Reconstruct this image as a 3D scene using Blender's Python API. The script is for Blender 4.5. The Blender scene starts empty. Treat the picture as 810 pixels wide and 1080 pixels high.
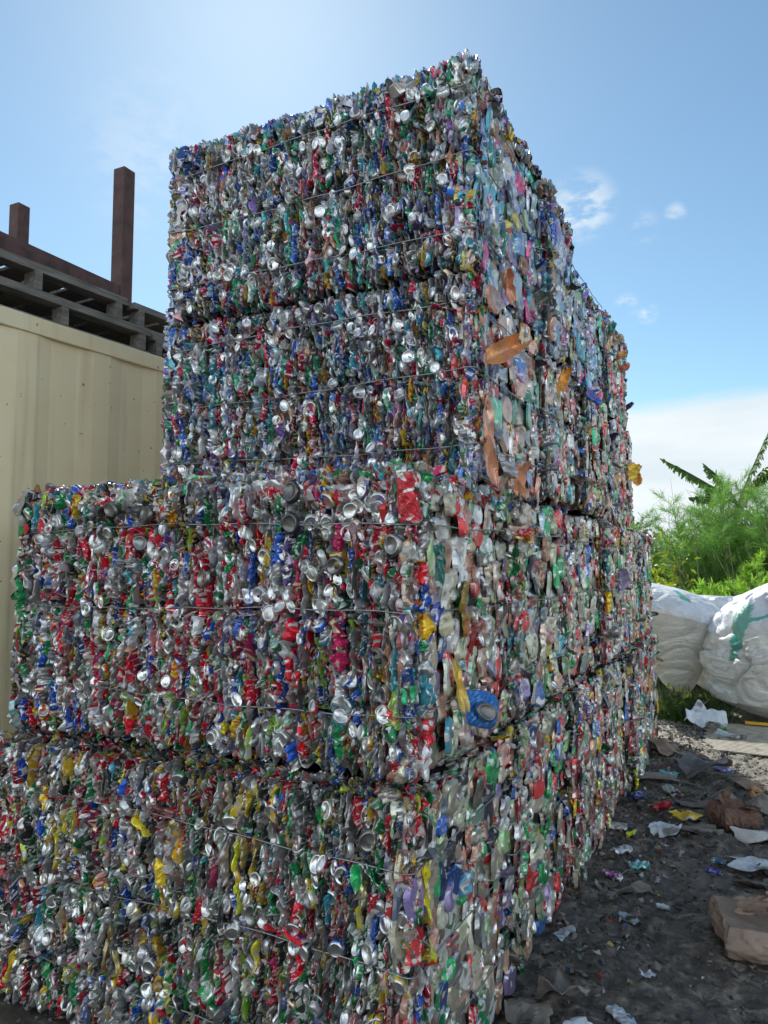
import bpy, bmesh, math, random
import numpy as np
from mathutils import Vector, Matrix, noise as mnoise
R=math.radians; PI=math.pi
rng=np.random.default_rng(11); random.seed(5)
S=bpy.context.scene; C=S.collection

# ------------------------------------------------------------------ helpers
def tag(o,label=None,cat=None,group=None,kind=None):
    if label: o['label']=label
    if cat: o['category']=cat
    if group: o['group']=group
    if kind: o['kind']=kind
    return o
def empty(name,loc=(0,0,0),rz=0):
    o=bpy.data.objects.new(name,None); C.objects.link(o); o.location=loc; o.rotation_euler=(0,0,rz); o.empty_display_size=.1
    return o
def link(name,me,mats,parent=None):
    o=bpy.data.objects.new(name,me); C.objects.link(o)
    for m in (mats if isinstance(mats,(list,tuple)) else [mats]): me.materials.append(m)
    if parent is not None: o.parent=parent
    return o
def mesh_np(name,V,F,attrs=None,smooth=None,matidx=None):
    """V (n,3); F (m,4) quads or (m,3) tris."""
    me=bpy.data.meshes.new(name)
    V=np.ascontiguousarray(V,dtype=np.float32); F=np.ascontiguousarray(F,dtype=np.int32)
    k=F.shape[1]
    me.vertices.add(len(V)); me.vertices.foreach_set('co',V.ravel())
    me.loops.add(F.size); me.loops.foreach_set('vertex_index',F.ravel())
    me.polygons.add(len(F)); me.polygons.foreach_set('loop_start',np.arange(0,F.size,k,dtype=np.int32))
    if smooth is None: smooth=np.zeros(len(F),bool)
    elif isinstance(smooth,bool): smooth=np.full(len(F),smooth)
    me.update(calc_edges=True)
    me.polygons.foreach_set('use_smooth',smooth)
    if matidx is not None: me.polygons.foreach_set('material_index',np.asarray(matidx,np.int32))
    if attrs:
        for n,(t,a) in attrs.items():
            at=me.attributes.new(n,t,'POINT')
            a=np.ascontiguousarray(a,dtype=np.float32)
            at.data.foreach_set({'FLOAT_COLOR':'color','FLOAT_VECTOR':'vector','FLOAT':'value'}[t],a.ravel())
    me.update()
    return me
class MB:
    def __init__(s): s.v=[]; s.f=[]
    def box(s,c,d,rot=None,jit=0):
        b=len(s.v)
        for k in range(8):
            p=Vector((((k&1)-.5)*d[0],((k>>1&1)-.5)*d[1],((k>>2)-.5)*d[2]))
            if jit: p+=Vector([random.uniform(-jit,jit) for _ in range(3)])
            if rot is not None: p=rot@p
            s.v.append(tuple(p+Vector(c)))
        s.f+=[tuple(b+i for i in q) for q in ((0,2,3,1),(4,5,7,6),(0,1,5,4),(2,6,7,3),(0,4,6,2),(1,3,7,5))]
    def tube(s,pts,rads,n=8,cap=True):
        pts=[Vector(p) for p in pts]
        if not isinstance(rads,(list,tuple)): rads=[rads]*len(pts)
        b=len(s.v); up=Vector((.123,.31,.94)).normalized()
        for i,p in enumerate(pts):
            t=(pts[min(i+1,len(pts)-1)]-pts[max(i-1,0)]).normalized()
            a=t.cross(up)
            if a.length<.1: a=t.cross(Vector((1,0,0)))
            a.normalize(); c=t.cross(a)
            for k in range(n):
                an=2*PI*k/n; s.v.append(tuple(p+(a*math.cos(an)+c*math.sin(an))*rads[i]))
        for i in range(len(pts)-1):
            for k in range(n):
                k2=(k+1)%n; s.f.append((b+i*n+k,b+i*n+k2,b+(i+1)*n+k2,b+(i+1)*n+k))
        if cap:
            s.f.append(tuple(b+k for k in range(n))[::-1]); e=b+(len(pts)-1)*n; s.f.append(tuple(e+k for k in range(n)))
    def face(s,pts):
        b=len(s.v); s.v+= [tuple(p) for p in pts]; s.f.append(tuple(range(b,b+len(pts))))
    def build(s,name,mat,parent=None,smooth=False,bevel=0):
        me=bpy.data.meshes.new(name); me.from_pydata(s.v,[],s.f); me.update()
        if bevel:
            bm=bmesh.new(); bm.from_mesh(me)
            bmesh.ops.recalc_face_normals(bm,faces=bm.faces)
            bmesh.ops.bevel(bm,geom=list(bm.edges),offset=bevel,segments=2,affect='EDGES',profile=.5,clamp_overlap=True)
            bm.to_mesh(me); bm.free()
        if smooth: me.polygons.foreach_set('use_smooth',[True]*len(me.polygons))
        return link(name,me,mat,parent)

# ------------------------------------------------------------------ materials
class NT:
    def __init__(s,name):
        s.m=bpy.data.materials.new(name); s.m.use_nodes=True; s.t=s.m.node_tree; s.t.nodes.clear()
        s.out=s.n('ShaderNodeOutputMaterial'); s.b=s.n('ShaderNodeBsdfPrincipled'); s.l(s.b,'BSDF',s.out,'Surface')
    def n(s,t,**k):
        o=s.t.nodes.new(t)
        for a,v in k.items():
            if a.startswith('i_'): o.inputs[a[2:].replace('_',' ')].default_value=v
            else: setattr(o,a,v)
        return o
    def l(s,a,ao,b,bi): s.t.links.new(a.outputs[ao],b.inputs[bi])
    def ramp(s,src,so,stops,interp='LINEAR'):
        r=s.n('ShaderNodeValToRGB'); r.color_ramp.interpolation=interp
        el=r.color_ramp.elements
        while len(el)<len(stops): el.new(.5)
        for e,(p,c) in zip(el,stops):
            e.position=p; e.color=(c,c,c,1) if not isinstance(c,tuple) else (*c,1)
        s.l(src,so,r,'Fac'); return r
    def mix(s,fac,a,b,mode='MIX'):
        m=s.n('ShaderNodeMix',data_type='RGBA',blend_type=mode)
        for sock,v in ((m.inputs[0],fac),(m.inputs[6],a),(m.inputs[7],b)):
            if isinstance(v,tuple) and hasattr(v[0],'outputs'): s.t.links.new(v[0].outputs[v[1]],sock)
            elif isinstance(v,tuple): sock.default_value=(*v,1)
            else: sock.default_value=v
        return (m,2)
    def math(s,op,a,b=0.,c=None):
        m=s.n('ShaderNodeMath',operation=op)
        for i,v in enumerate((a,b,c)):
            if v is None: continue
            if isinstance(v,tuple): s.t.links.new(v[0].outputs[v[1]],m.inputs[i])
            else: m.inputs[i].default_value=v
        return (m,0)
    def set(s,inp,v):
        if isinstance(v,tuple) and hasattr(v[0],'outputs'): s.t.links.new(v[0].outputs[v[1]],s.b.inputs[inp])
        elif isinstance(v,tuple): s.b.inputs[inp].default_value=(*v,1)
        else: s.b.inputs[inp].default_value=v
    def bump(s,src,so,strength,dist):
        b=s.n('ShaderNodeBump'); b.inputs['Strength'].default_value=strength; b.inputs['Distance'].default_value=dist
        s.l(src,so,b,'Height'); s.l(b,'Normal',s.b,'Normal'); return b
def simple(name,col,rough=.6,metal=0.,scale=12.,var=.25,bump=.3,dist=.003,spots=None):
    g=NT(name); tc=g.n('ShaderNodeTexCoord'); n=g.n('ShaderNodeTexNoise'); n.inputs['Scale'].default_value=scale; n.inputs['Detail'].default_value=8; n.inputs['Roughness'].default_value=.65
    g.l(tc,'Object',n,'Vector')
    lo=tuple(c*(1-var) for c in col); hi=tuple(min(1,c*(1+var)) for c in col)
    r=g.ramp(n,'Fac',[(.3,lo),(.7,hi)])
    src=(r,0)
    if spots:
        n2=g.n('ShaderNodeTexNoise'); n2.inputs['Scale'].default_value=spots[1]; n2.inputs['Detail'].default_value=6; g.l(tc,'Object',n2,'Vector')
        k=g.ramp(n2,'Fac',[(spots[2],0.),(spots[2]+.1,1.)]); src=g.mix((k,0),src,spots[0])
    g.set('Base Color',src); g.set('Roughness',rough); g.set('Metallic',metal)
    g.bump(n,'Fac',bump,dist)
    return g.m

def can_material():
    g=NT('crushed_can_metal')
    c1=g.n('ShaderNodeAttribute',attribute_name='ca'); c2=g.n('ShaderNodeAttribute',attribute_name='cb'); pv=g.n('ShaderNodeAttribute',attribute_name='pv')
    # printed graphics of each can
    n=g.n('ShaderNodeTexNoise'); n.inputs['Scale'].default_value=1.15; n.inputs['Detail'].default_value=1.5; n.inputs['Distortion'].default_value=.9
    g.l(pv,'Vector',n,'Vector')
    k=g.ramp(n,'Fac',[(.56,0.),(.585,1.)])
    n3=g.n('ShaderNodeTexVoronoi',feature='F1'); n3.inputs['Scale'].default_value=2.2; g.l(pv,'Vector',n3,'Vector')
    k3=g.ramp(n3,'Distance',[(.20,1.),(.25,0.)])
    kk=(k,0)
    col=g.mix(kk,(c1,'Color'),(c2,'Color'))
    # fine text-like flecks
    n4=g.n('ShaderNodeTexNoise'); n4.inputs['Scale'].default_value=11; n4.inputs['Detail'].default_value=1; g.l(pv,'Vector',n4,'Vector')
    k4=g.ramp(n4,'Fac',[(.70,0.),(.72,.6)]); col=g.mix((k4,0),col,(.62,.62,.6))
    # scraped-off print
    tc=g.n('ShaderNodeTexCoord')
    sc=g.n('ShaderNodeTexNoise'); sc.inputs['Scale'].default_value=70; sc.inputs['Detail'].default_value=2; g.l(tc,'Object',sc,'Vector')
    ks=g.ramp(sc,'Fac',[(.66,0.),(.70,.7)])
    bare=g.math('MAXIMUM',(c1,'Alpha'),(ks,0))
    br_=g.n('ShaderNodeSeparateXYZ'); g.l(pv,'Vector',br_,'Vector'); fr_=g.math('FRACT',g.math('MULTIPLY',(br_,'Z'),7.31)); al=(g.ramp(fr_[0],0,[(0.,(.13,.13,.13)),(.35,(.32,.32,.315)),(.7,(.58,.58,.565)),(1.,(.80,.80,.79))]),0)
    col=g.mix(bare,col,al)
    # dirt
    dn=g.n('ShaderNodeTexNoise'); dn.inputs['Scale'].default_value=9; dn.inputs['Detail'].default_value=4; dn.inputs['Roughness'].default_value=.7; g.l(tc,'Object',dn,'Vector')
    kd=g.ramp(dn,'Fac',[(.50,0.),(.80,.7)]); col=g.mix((kd,0),col,(.07,.062,.05))
    g.set('Base Color',col)
    met=g.math('MULTIPLY_ADD',bare,.60,.36); met=g.math('SUBTRACT',met,g.math('MULTIPLY',(kd,0),.4)); g.set('Metallic',met)
    ro=g.math('MULTIPLY_ADD',(dn,'Fac'),.34,.15); g.set('Roughness',ro)
    bn=g.n('ShaderNodeTexNoise'); bn.inputs['Scale'].default_value=110; bn.inputs['Detail'].default_value=2; bn.inputs['Distortion'].default_value=1.2; g.l(tc,'Object',bn,'Vector')
    g.bump(bn,'Fac',.22,.0009)
    return g.m
M_can=can_material()
M_core=simple('packed_dark_metal',(.012,.012,.013),.6,.2,60,.6,1.,.01)  # near-black colour stands in for shade between the cans
M_wire=simple('galvanised_tie_wire',(.30,.31,.32),.35,.85,40,.3,.1,.001)
M_rust=simple('rusty_steel',(.088,.046,.040),.75,.1,14,.35,.6,.002,((.05,.030,.027),5,.55))
M_cream=None
def cream():
    g=NT('cream_container_paint'); tc=g.n('ShaderNodeTexCoord')
    n=g.n('ShaderNodeTexNoise'); n.inputs['Scale'].default_value=3; n.inputs['Detail'].default_value=8; n.inputs['Roughness'].default_value=.6; g.l(tc,'Object',n,'Vector')
    col=g.ramp(n,'Fac',[(.3,(.77,.66,.41)),(.7,(.82,.73,.49))]); col=(col,0)
    mp=g.n('ShaderNodeMapping'); mp.inputs['Scale'].default_value=(14,14,.7); g.l(tc,'Object',mp,'Vector')
    n2=g.n('ShaderNodeTexNoise'); n2.inputs['Scale'].default_value=1; n2.inputs['Detail'].default_value=5; g.l(mp,'Vector',n2,'Vector')
    k=g.ramp(n2,'Fac',[(.55,0.),(.8,.45)]); col=g.mix((k,0),col,(.36,.28,.16))
    n3=g.n('ShaderNodeTexNoise'); n3.inputs['Scale'].default_value=26; n3.inputs['Detail'].default_value=6; g.l(tc,'Object',n3,'Vector')
    k=g.ramp(n3,'Fac',[(.70,0.),(.73,1.)]); col=g.mix((k,0),col,(.22,.10,.045))
    g.set('Base Color',col); g.set('Roughness',.5); g.bump(n,'Fac',.15,.01); return g.m
M_cream=cream()
def wood(name,a,b):
    g=NT(name); tc=g.n('ShaderNodeTexCoord'); mp=g.n('ShaderNodeMapping'); mp.inputs['Scale'].default_value=(30,3,30); g.l(tc,'Object',mp,'Vector')
    n=g.n('ShaderNodeTexNoise'); n.inputs['Scale'].default_value=1.6; n.inputs['Detail'].default_value=8; g.l(mp,'Vector',n,'Vector')
    r=g.ramp(n,'Fac',[(.3,a),(.7,b)]); g.set('Base Color',(r,0)); g.set('Roughness',.85); g.bump(n,'Fac',.6,.004); return g.m
M_wood=wood('weathered_grey_wood',(.10,.092,.078),(.27,.25,.215))
M_card=simple('damp_brown_cardboard',(.26,.185,.14),.8,0,9,.3,.5,.004,((.14,.10,.075),4,.58))
M_card_grey=simple('weathered_grey_cardboard',(.19,.17,.15),.85,0,10,.4,.7,.006,((.07,.06,.052),7,.5))
M_paper=simple('crumpled_white_paper',(.52,.57,.62),.6,0,14,.2,.7,.006,((.20,.19,.17),9,.52))
M_yellow=simple('yellow_printed_foil',(.62,.44,.03),.45,.1,14,.25,.6,.004,((.6,.58,.5),9,.55))
M_redm=simple('red_printed_foil',(.42,.02,.035),.35,.4,20,.3,.6,.004,((.5,.5,.5),12,.62))

# ------------------------------------------------------------------ crushed can piece variants
def tri(x): return np.abs(((x/ (2*PI))%1)*2-1)*2-1
def noise1(x,seed,f=1.):
    r=np.random.default_rng(seed); a=r.uniform(0,6.28,4); q=r.uniform(.6,2.6,4)
    return sum(np.sin(x*f*q[i]+a[i]) for i in range(4))/2.6
def grid_faces(nu,nv):
    i=np.arange(nu-1)[:,None]; j=np.arange(nv-1)[None,:]
    a=i*nv+j
    return np.stack([a,a+nv,a+nv+1,a+1],-1).reshape(-1,4)
def make_folds(K,nu,nv,kind,seed):
    r=np.random.default_rng(seed); out=[]
    u=np.linspace(-1,1,nu)[:,None]*np.ones((1,nv)); v=np.linspace(-1,1,nv)[None,:]*np.ones((nu,1))
    for k in range(K):
        sd=seed*1000+k
        if kind=='fold':
            cx=.35*noise1(v,sd,1.6)
            hw=np.clip(.78+.3*noise1(v,sd+500,2.2),.3,1.2)*(1-np.abs(v)**5*.5)
            x=cx+u*hw
            y=v*(1+.06*noise1(u,sd+900,2))
            z=.75*np.sqrt(np.clip(1-u**2,0,1))-.3
            for q in range(5):
                an=r.normal(PI/2,.55) if q<3 else r.uniform(0,PI)
                f=r.uniform(3,8.5); z=z+tri((np.cos(an)*x*.6+np.sin(an)*y)*f+r.uniform(0,6))*r.uniform(.14,.36)
            c=r.uniform(-.4,.4); z=z+.5*tri((x-c)*r.uniform(3,6))
            z=z-1.2*np.abs(u)**6-.8*np.abs(v)**8
            x=x+.12*tri(v*r.uniform(6,12)+k)*(np.abs(u))
        else:
            hw=(np.clip(1-np.abs(v)**3.2,.0,1)**.5*.8+.2)*np.clip(.92+.16*noise1(v,sd,2.),.6,1.15)
            x=u*hw+.12*noise1(v,sd+77,1.5)
            y=v*(1+.05*noise1(u,sd+9,2))
            z=.25*np.sqrt(np.clip(1-u**4,0,1))
            for q in range(5):
                an=r.uniform(0,PI); f=r.uniform(1.5,5.5); z=z+tri((np.cos(an)*x+np.sin(an)*y*1.6)*f+r.uniform(0,6))*r.uniform(.05,.17)
            for q in range(2):
                a,b=r.uniform(-.6,.6,2); z=z-.5*np.exp(-(((x-a)*2.2)**2+((y-b)*4)**2))
            z=z-1.3*np.abs(u)**8-1.0*np.abs(v)**9
        out.append(np.stack([x,y,z],-1).reshape(-1,3))
    uv=np.stack([u,v],-1).reshape(-1,2)
    return dict(V=np.array(out),F=grid_faces(nu,nv),uv=uv,bare=np.zeros(nu*nv),smooth=False)
def make_discs(K,seed,lid,ns=18):
    r=np.random.default_rng(seed)
    if not lid: prof=[(0,-.34,1),(.4,-.30,1),(.7,-.17,1),(.86,-.02,1),(.93,.06,1),(1,.0,1),(1.06,-.12,1),(1.2,-.45,0),(1.22,-1.0,0),(1.1,-1.6,0)]
    else: prof=[(0,-.12,1),(.35,-.12,1),(.72,-.14,1),(.82,-.2,1),(.9,.07,1),(1,.05,1),(1.04,-.08,1),(1.16,-.4,0),(1.2,-1.0,0),(1.1,-1.6,0)]
    out=[]; a=np.arange(ns)*2*PI/ns
    for k in range(K):
        P=[]
        p3=r.uniform(0,6.28,3); am=r.uniform(.02,.10); fold=r.uniform(-.35,.35); fa=r.uniform(0,PI)
        for (q,z,b) in prof:
            w=q*(1+am*np.sin(2*a+p3[0])*min(q,1)+am*.5*np.sin(3*a+p3[1]))
            x=w*np.cos(a); y=w*np.sin(a); d=x*np.cos(fa)+y*np.sin(fa)
            zz=z+fold*np.abs(d)*(1 if k%2 else 0)+np.zeros(ns)
            if z<-.3 and q>1: zz=zz+.12*tri(a*7+p3[2]); x=x*(1+.10*tri(a*5+p3[1])); y=y*(1+.10*tri(a*6+p3[0]))
            if lid and q<.5: # tab
                zz=zz+np.where((np.abs(x)<.22),.10,0)
            P.append(np.stack([x,y,zz],-1))
        out.append(np.concatenate(P))
    nr=len(prof); F=[]
    for i in range(nr-1):
        for j in range(ns):
            j2=(j+1)%ns; F.append((i*ns+j,i*ns+j2,(i+1)*ns+j2,(i+1)*ns+j))
    bare=np.repeat([p[2] for p in prof],ns).astype(float)
    uv=out[0][:,:2]
    return dict(V=np.array(out),F=np.array(F)[:,::-1],uv=uv,bare=bare,smooth=True)
VAR={'fold':make_folds(44,8,14,'fold',3),'fold_lo':make_folds(24,5,8,'fold',4),
     'flat':make_folds(44,9,13,'flat',5),'flat_lo':make_folds(24,6,8,'flat',6),
     'disc':make_discs(10,7,False),'lid':make_discs(8,8,True),'disc_lo':make_discs(6,9,False,10)}

SILVER=(.72,.72,.71)
PAL=dict(
 front=[(.30,SILVER,(.5,.5,.5)),(.05,(.28,.29,.30),(.7,.7,.7)),(.16,(.62,.010,.03),(.7,.68,.66)),(.06,(.38,.012,.08),(.6,.5,.3)),(.11,(.010,.27,.08),(.6,.62,.6)),(.07,(.012,.09,.48),(.7,.7,.72)),
        (.06,(.02,.022,.028),(.5,.4,.1)),(.045,(.74,.48,.02),(.5,.05,.02)),(.06,(.70,.69,.66),(.5,.03,.03)),(.02,(.60,.24,.15),(.6,.5,.4)),(.02,(.15,.08,.32),(.6,.5,.6)),(.03,(.05,.33,.42),(.7,.7,.7)),(.02,(.30,.48,.05),(.6,.6,.6))],
 frontlow=[(.20,SILVER,(.4,.4,.4)),(.22,(.030,.032,.030),(.35,.35,.3)),(.08,(.28,.29,.28),(.7,.7,.7)),(.13,(.60,.010,.03),(.7,.68,.66)),(.04,(.25,.015,.06),(.6,.5,.3)),(.11,(.010,.25,.07),(.6,.62,.6)),(.05,(.012,.09,.48),(.7,.7,.72)),  # yellow cans are real; extra black paints the bottom row's shade
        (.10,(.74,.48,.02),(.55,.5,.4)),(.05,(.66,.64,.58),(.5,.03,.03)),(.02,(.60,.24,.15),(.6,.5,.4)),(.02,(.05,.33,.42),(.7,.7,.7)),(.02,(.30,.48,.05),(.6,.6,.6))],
 frontup=[(.30,SILVER,(.4,.45,.5)),(.12,(.03,.13,.50),(.7,.7,.72)),(.11,(.52,.012,.06),(.7,.68,.66)),(.10,(.02,.30,.14),(.6,.62,.6)),(.08,(.03,.03,.04),(.5,.4,.1)),(.03,(.55,.40,.04),(.5,.05,.02)),(.10,(.55,.56,.57),(.2,.2,.5)),(.05,(.52,.25,.17),(.6,.5,.4)),(.04,(.2,.12,.36),(.6,.5,.6)),(.07,(.06,.36,.44),(.7,.7,.7))],  # grey-blue share raised to paint the sun haze over the upper bales
 side=[(.32,(.74,.65,.49),(.42,.36,.29)),(.12,(.60,.56,.42),(.1,.3,.15)),(.15,(.66,.05,.05),(.72,.7,.68)),(.13,(.58,.29,.21),(.7,.6,.5)),(.10,(.03,.34,.12),(.7,.72,.68)),(.05,(.05,.12,.38),(.7,.7,.7)),(.05,(.04,.04,.055),(.6,.6,.6)),(.04,(.64,.40,.05),(.6,.1,.05)),(.04,(.30,.44,.22),(.7,.7,.6)),(.03,(.08,.32,.42),(.7,.7,.7)),(.03,(.30,.22,.42),(.7,.7,.7))],  # cream tone warmed to paint in light bounced off the ground
 sideup=[(.22,(.62,.60,.58),(.3,.4,.5)),(.19,(.10,.38,.50),(.65,.72,.74)),(.15,(.22,.34,.60),(.7,.72,.74)),(.12,(.36,.26,.52),(.7,.65,.72)),(.08,(.07,.34,.24),(.7,.72,.68)),(.08,(.52,.08,.20),(.72,.7,.68)),(.03,(.05,.05,.08),(.6,.6,.6)),(.04,(.60,.33,.20),(.6,.5,.4)),(.03,(.6,.5,.1),(.6,.1,.05)),(.06,(.45,.55,.35),(.7,.7,.6))],  # blue, teal and purple paint glare and sky reflection into the cans
 sidesal=[(.26,(.64,.60,.55),(.4,.35,.33)),(.24,(.66,.36,.26),(.7,.55,.45)),(.13,(.55,.08,.08),(.72,.7,.68)),(.10,(.30,.45,.62),(.7,.7,.7)),(.07,(.08,.3,.18),(.7,.72,.68)),(.05,(.62,.52,.28),(.6,.2,.05)),(.06,(.05,.05,.08),(.6,.6,.6)),(.05,(.1,.2,.5),(.7,.7,.7)),(.04,(.32,.24,.46),(.7,.7,.7))],
)
def pick_cols(pal,n,vr=.25):
    p=PAL[pal]; w=np.array([a[0] for a in p]); w/=w.sum(); idx=rng.choice(len(p),n,p=w)
    A=np.array([a[1] for a in p])[idx]; B=np.array([a[2] for a in p])[idx]
    f=np.exp(rng.normal(-.12,.38,(n,1))); A=np.clip(A*f*rng.uniform(.92,1.08,(n,3)),.005,.8)
    bare=np.where(idx==0,rng.uniform(.5,1,n)*(1. if pal.startswith('front') else rng.choice([0,0,.3,.9],n)),rng.choice([0,0,0,.5],n))
    return A,B,bare
class Soup:
    def __init__(s): s.V=[];s.F=[];s.A=[];s.B=[];s.P=[];s.S=[];s.n=0
    def add(s,typ,P,T,B,N,sc,cA,cB,bare):
        d=VAR[typ]; n=len(P)
        if n==0: return
        vi=rng.integers(0,len(d['V']),n); W=d['V'][vi]
        mir=rng.choice([-1,1],(n,1)) if d['smooth'] is False else np.ones((n,1))
        W=W*np.stack([sc[:,0],sc[:,1],sc[:,2]],-1)[:,None,:]
        fy=rng.choice([-1,1],n)
        # rotate by 180deg about normal randomly (keeps winding)
        W[:,:,0]*=fy[:,None]; W[:,:,1]*=fy[:,None]
        X=P[:,None,:]+T[:,None,:]*W[:,:,0:1]+B[:,None,:]*W[:,:,1:2]+N[:,None,:]*W[:,:,2:3]
        m=X.shape[1]
        s.F.append((d['F'][None]+(s.n+np.arange(n)*m)[:,None,None]).reshape(-1,4)); s.n+=n*m
        s.V.append(X.reshape(-1,3))
        ba=np.maximum(d['bare'][None,:],bare[:,None])
        s.A.append(np.concatenate([np.repeat(cA[:,None,:],m,1),ba[:,:,None]],-1).reshape(-1,4))
        s.B.append(np.concatenate([np.repeat(cB[:,None,:],m,1),np.ones((n,m,1))],-1).reshape(-1,4))
        asp=(sc[:,1]/np.maximum(sc[:,0],1e-4))[:,None]
        pv=np.empty((n,m,3)); pv[:,:,0]=d['uv'][None,:,0]*.8; pv[:,:,1]=d['uv'][None,:,1]*np.clip(asp,1,3)*.8; pv[:,:,2]=(rng.uniform(0,100,n) if not typ.startswith(('disc','lid')) else (rng.integers(0,700,n)+rng.uniform(.72,.99,n))/7.31)[:,None]
        s.P.append(pv.reshape(-1,3)); s.S.append(np.full(n*len(d['F']),d['smooth']))
    def build(s,name,parent=None):
        me=mesh_np(name,np.concatenate(s.V),np.concatenate(s.F),
            {'ca':('FLOAT_COLOR',np.concatenate(s.A)),'cb':('FLOAT_COLOR',np.concatenate(s.B)),'pv':('FLOAT_VECTOR',np.concatenate(s.P))},np.concatenate(s.S))
        return link(name,me,M_can,parent)

def lf(a,b,seed):   # low-frequency relief
    r=np.random.default_rng(seed); z=0
    for i in range(6):
        k=r.uniform(2,9,2)*r.choice([-1,1],2); z=z+np.sin(a*k[0]+b*k[1]+r.uniform(0,6.28))/6
    return z
def norm(v): return v/np.maximum(np.linalg.norm(v,axis=-1,keepdims=True),1e-9)
def pull(a,b): return np.clip((b-.60)/.28,0,1)**1.6*.16*np.clip(1-a/.45,0,1)
def cover_face(sp,O,U,Vv,N,w,h,pal,style,wires,seed,dens=1.,lo=False,size=1.,chamf=None,seam=False,first=False):
    """cover the w x h rectangle at O (+U across, +Vv up) with outward normal N by crushed cans set in columns"""
    items=[]
    r=np.random.default_rng(seed)
    for layer in range(3 if not lo else 2):
        x=-.004
        while x<w+.004:
            if style=='edge': cw=float(np.clip(math.exp(r.normal(-4.14,.38)),.009,.040))*size
            else: cw=float(np.clip(math.exp(r.normal(-2.93,.36)),.022,.100))*size
            cw/= (dens if layer else 1)
            if layer==2: cw*=1.1
            z=r.uniform(-.03,.02); coff=r.normal(0,.0065 if style=='edge' else .005)-(.022 if r.random()<(.13 if style=='edge' else .09) else 0)
            while z<h-.005:
                l=(r.uniform(.028,.095) if style=='edge' else r.uniform(.042,.100))*size
                if z+l>h+.004: l=max(.03,h+(.012 if not seam else -.008)-z)
                items.append((x+cw/2+r.normal(0,.002),z+l/2,cw,l,coff+r.normal(0,.006 if style=='edge' else .0045)-layer*.014,layer))
                z+=l*r.uniform(.78,1.06)
            x+=cw*r.uniform(.90,1.16)
    A=np.array(items); n=len(A)
    a,b,cw,l,off,lay=A.T
    # relief : bulge, rounded borders, wire dents
    ed=np.minimum(np.minimum(a,w-a),np.minimum(b,h-b)).clip(0,.06)
    rel=.020*lf(a*3,b*3,seed)+.008*lf(a*14,b*9,seed+1)-.035*(1-ed/.06)**2
    if seam: rel-=.060*np.clip((b-(h-.045))/.045,0,1)**2+.050*np.clip((.04-b)/.04,0,1)**2
    if style=='flat': rel-=.060*np.clip((.032-(w-a))/.032,0,1)**2+.110*np.clip((.060-a)/.060,0,1)**1.5*(0 if first else 1)
    dw=np.full(n,9.)
    for wz in wires: dw=np.minimum(dw,np.abs(b-wz))
    rel-= .026*np.exp(-(dw/.026)**2)
    sh=0*a
    if chamf: rel-=chamf(a,b); sh=pull(a,b)
    P=O+U*(a+sh)[:,None]+Vv*b[:,None]+N*(off+rel)[:,None]
    # outward tilt near borders
    tx=np.clip((a-(w-.05))/.05,0,1)-np.clip((.05-a)/.05,0,1); ty=np.clip((b-(h-.05))/.05,0,1)-np.clip((.05-b)/.05,0,1)
    jit=.20 if style=='edge' else .10
    Nn=norm(N+U*(tx*.7+rng.normal(0,jit,n))[:,None]+Vv*(ty*.6+rng.normal(0,jit,n))[:,None])
    ang=rng.normal(0,.12 if style=='edge' else .10,n)
    lie=(dw<.03)&(rng.random(n)<.30); ang=np.where(lie,rng.normal(PI/2,.35,n),ang)
    wild=rng.random(n)<(.05 if style=='edge' else .04); ang=np.where(wild,rng.uniform(-PI/2,PI/2,n),ang)
    B=U*np.sin(ang)[:,None]+Vv*np.cos(ang)[:,None]; B=norm(B-Nn*(B*Nn).sum(-1,keepdims=True)); T=np.cross(B,Nn)
    cA,cB,bare=pick_cols(pal,n); cA=cA if style=='edge' else np.clip(cA*1.22,0,.82)
    same=rng.random(n)<(.20 if style=='edge' else .08); src=np.arange(n)
    for i_ in range(1,n):
        if same[i_]: src[i_]=src[i_-1]
    cA,cB,bare=cA[src]*rng.uniform(.8,1.15,(n,1)),cB[src],bare[src]
    deep=np.where(style=='edge',rng.uniform(.008,.018,n),rng.uniform(.005,.012,n))
    sc=np.stack([cw*.62,l*.56,deep],-1)
    ft=('fold' if style=='edge' else 'flat')+('_lo' if lo else '')
    sp.add(ft,P,T,B,Nn,sc,cA,cB,bare)
    # round ends of cans showing
    nd=int(w*h*(165 if style=='edge' else 34)*dens)
    a=r.uniform(.03,w-.03,nd); b=r.uniform(.03,h-.03,nd)
    rel=.020*lf(a*3,b*3,seed)+.008*lf(a*14,b*9,seed+1)
    if chamf: rel-=chamf(a,b)
    dn=r.uniform(-.002,.014,nd) if style=='edge' else r.uniform(-.004,.004,nd)
    P=O+U*a[:,None]+Vv*b[:,None]+N*(rel+dn)[:,None]
    tl=.38 if style=='edge' else .25
    Nn=norm(N+U*rng.normal(0,tl,nd)[:,None]+Vv*rng.normal(.05,tl,nd)[:,None])
    ang=rng.normal(0,.3,nd); B=U*np.sin(ang)[:,None]+Vv*np.cos(ang)[:,None]; B=norm(B-Nn*(B*Nn).sum(-1,keepdims=True)); T=np.cross(B,Nn)
    rad=r.uniform(.019,.0255,nd); sq=r.uniform(.42,.95,nd) if style=='edge' else r.uniform(.4,.8,nd)
    sc=np.stack([rad*sq,rad,rad*.55],-1)
    cA,cB,bare=pick_cols(pal,nd); kind=r.random(nd)<.68
    zero=np.zeros(nd)
    if lo: sp.add('disc_lo',P,T,B,Nn,sc,cA,cB,zero)
    else:
        sp.add('disc',P[kind],T[kind],B[kind],Nn[kind],sc[kind],cA[kind],cB[kind],zero[kind])
        k=~kind; sp.add('lid',P[k],T[k],B[k],Nn[k],sc[k],cA[k],cB[k],zero[k])

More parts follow.
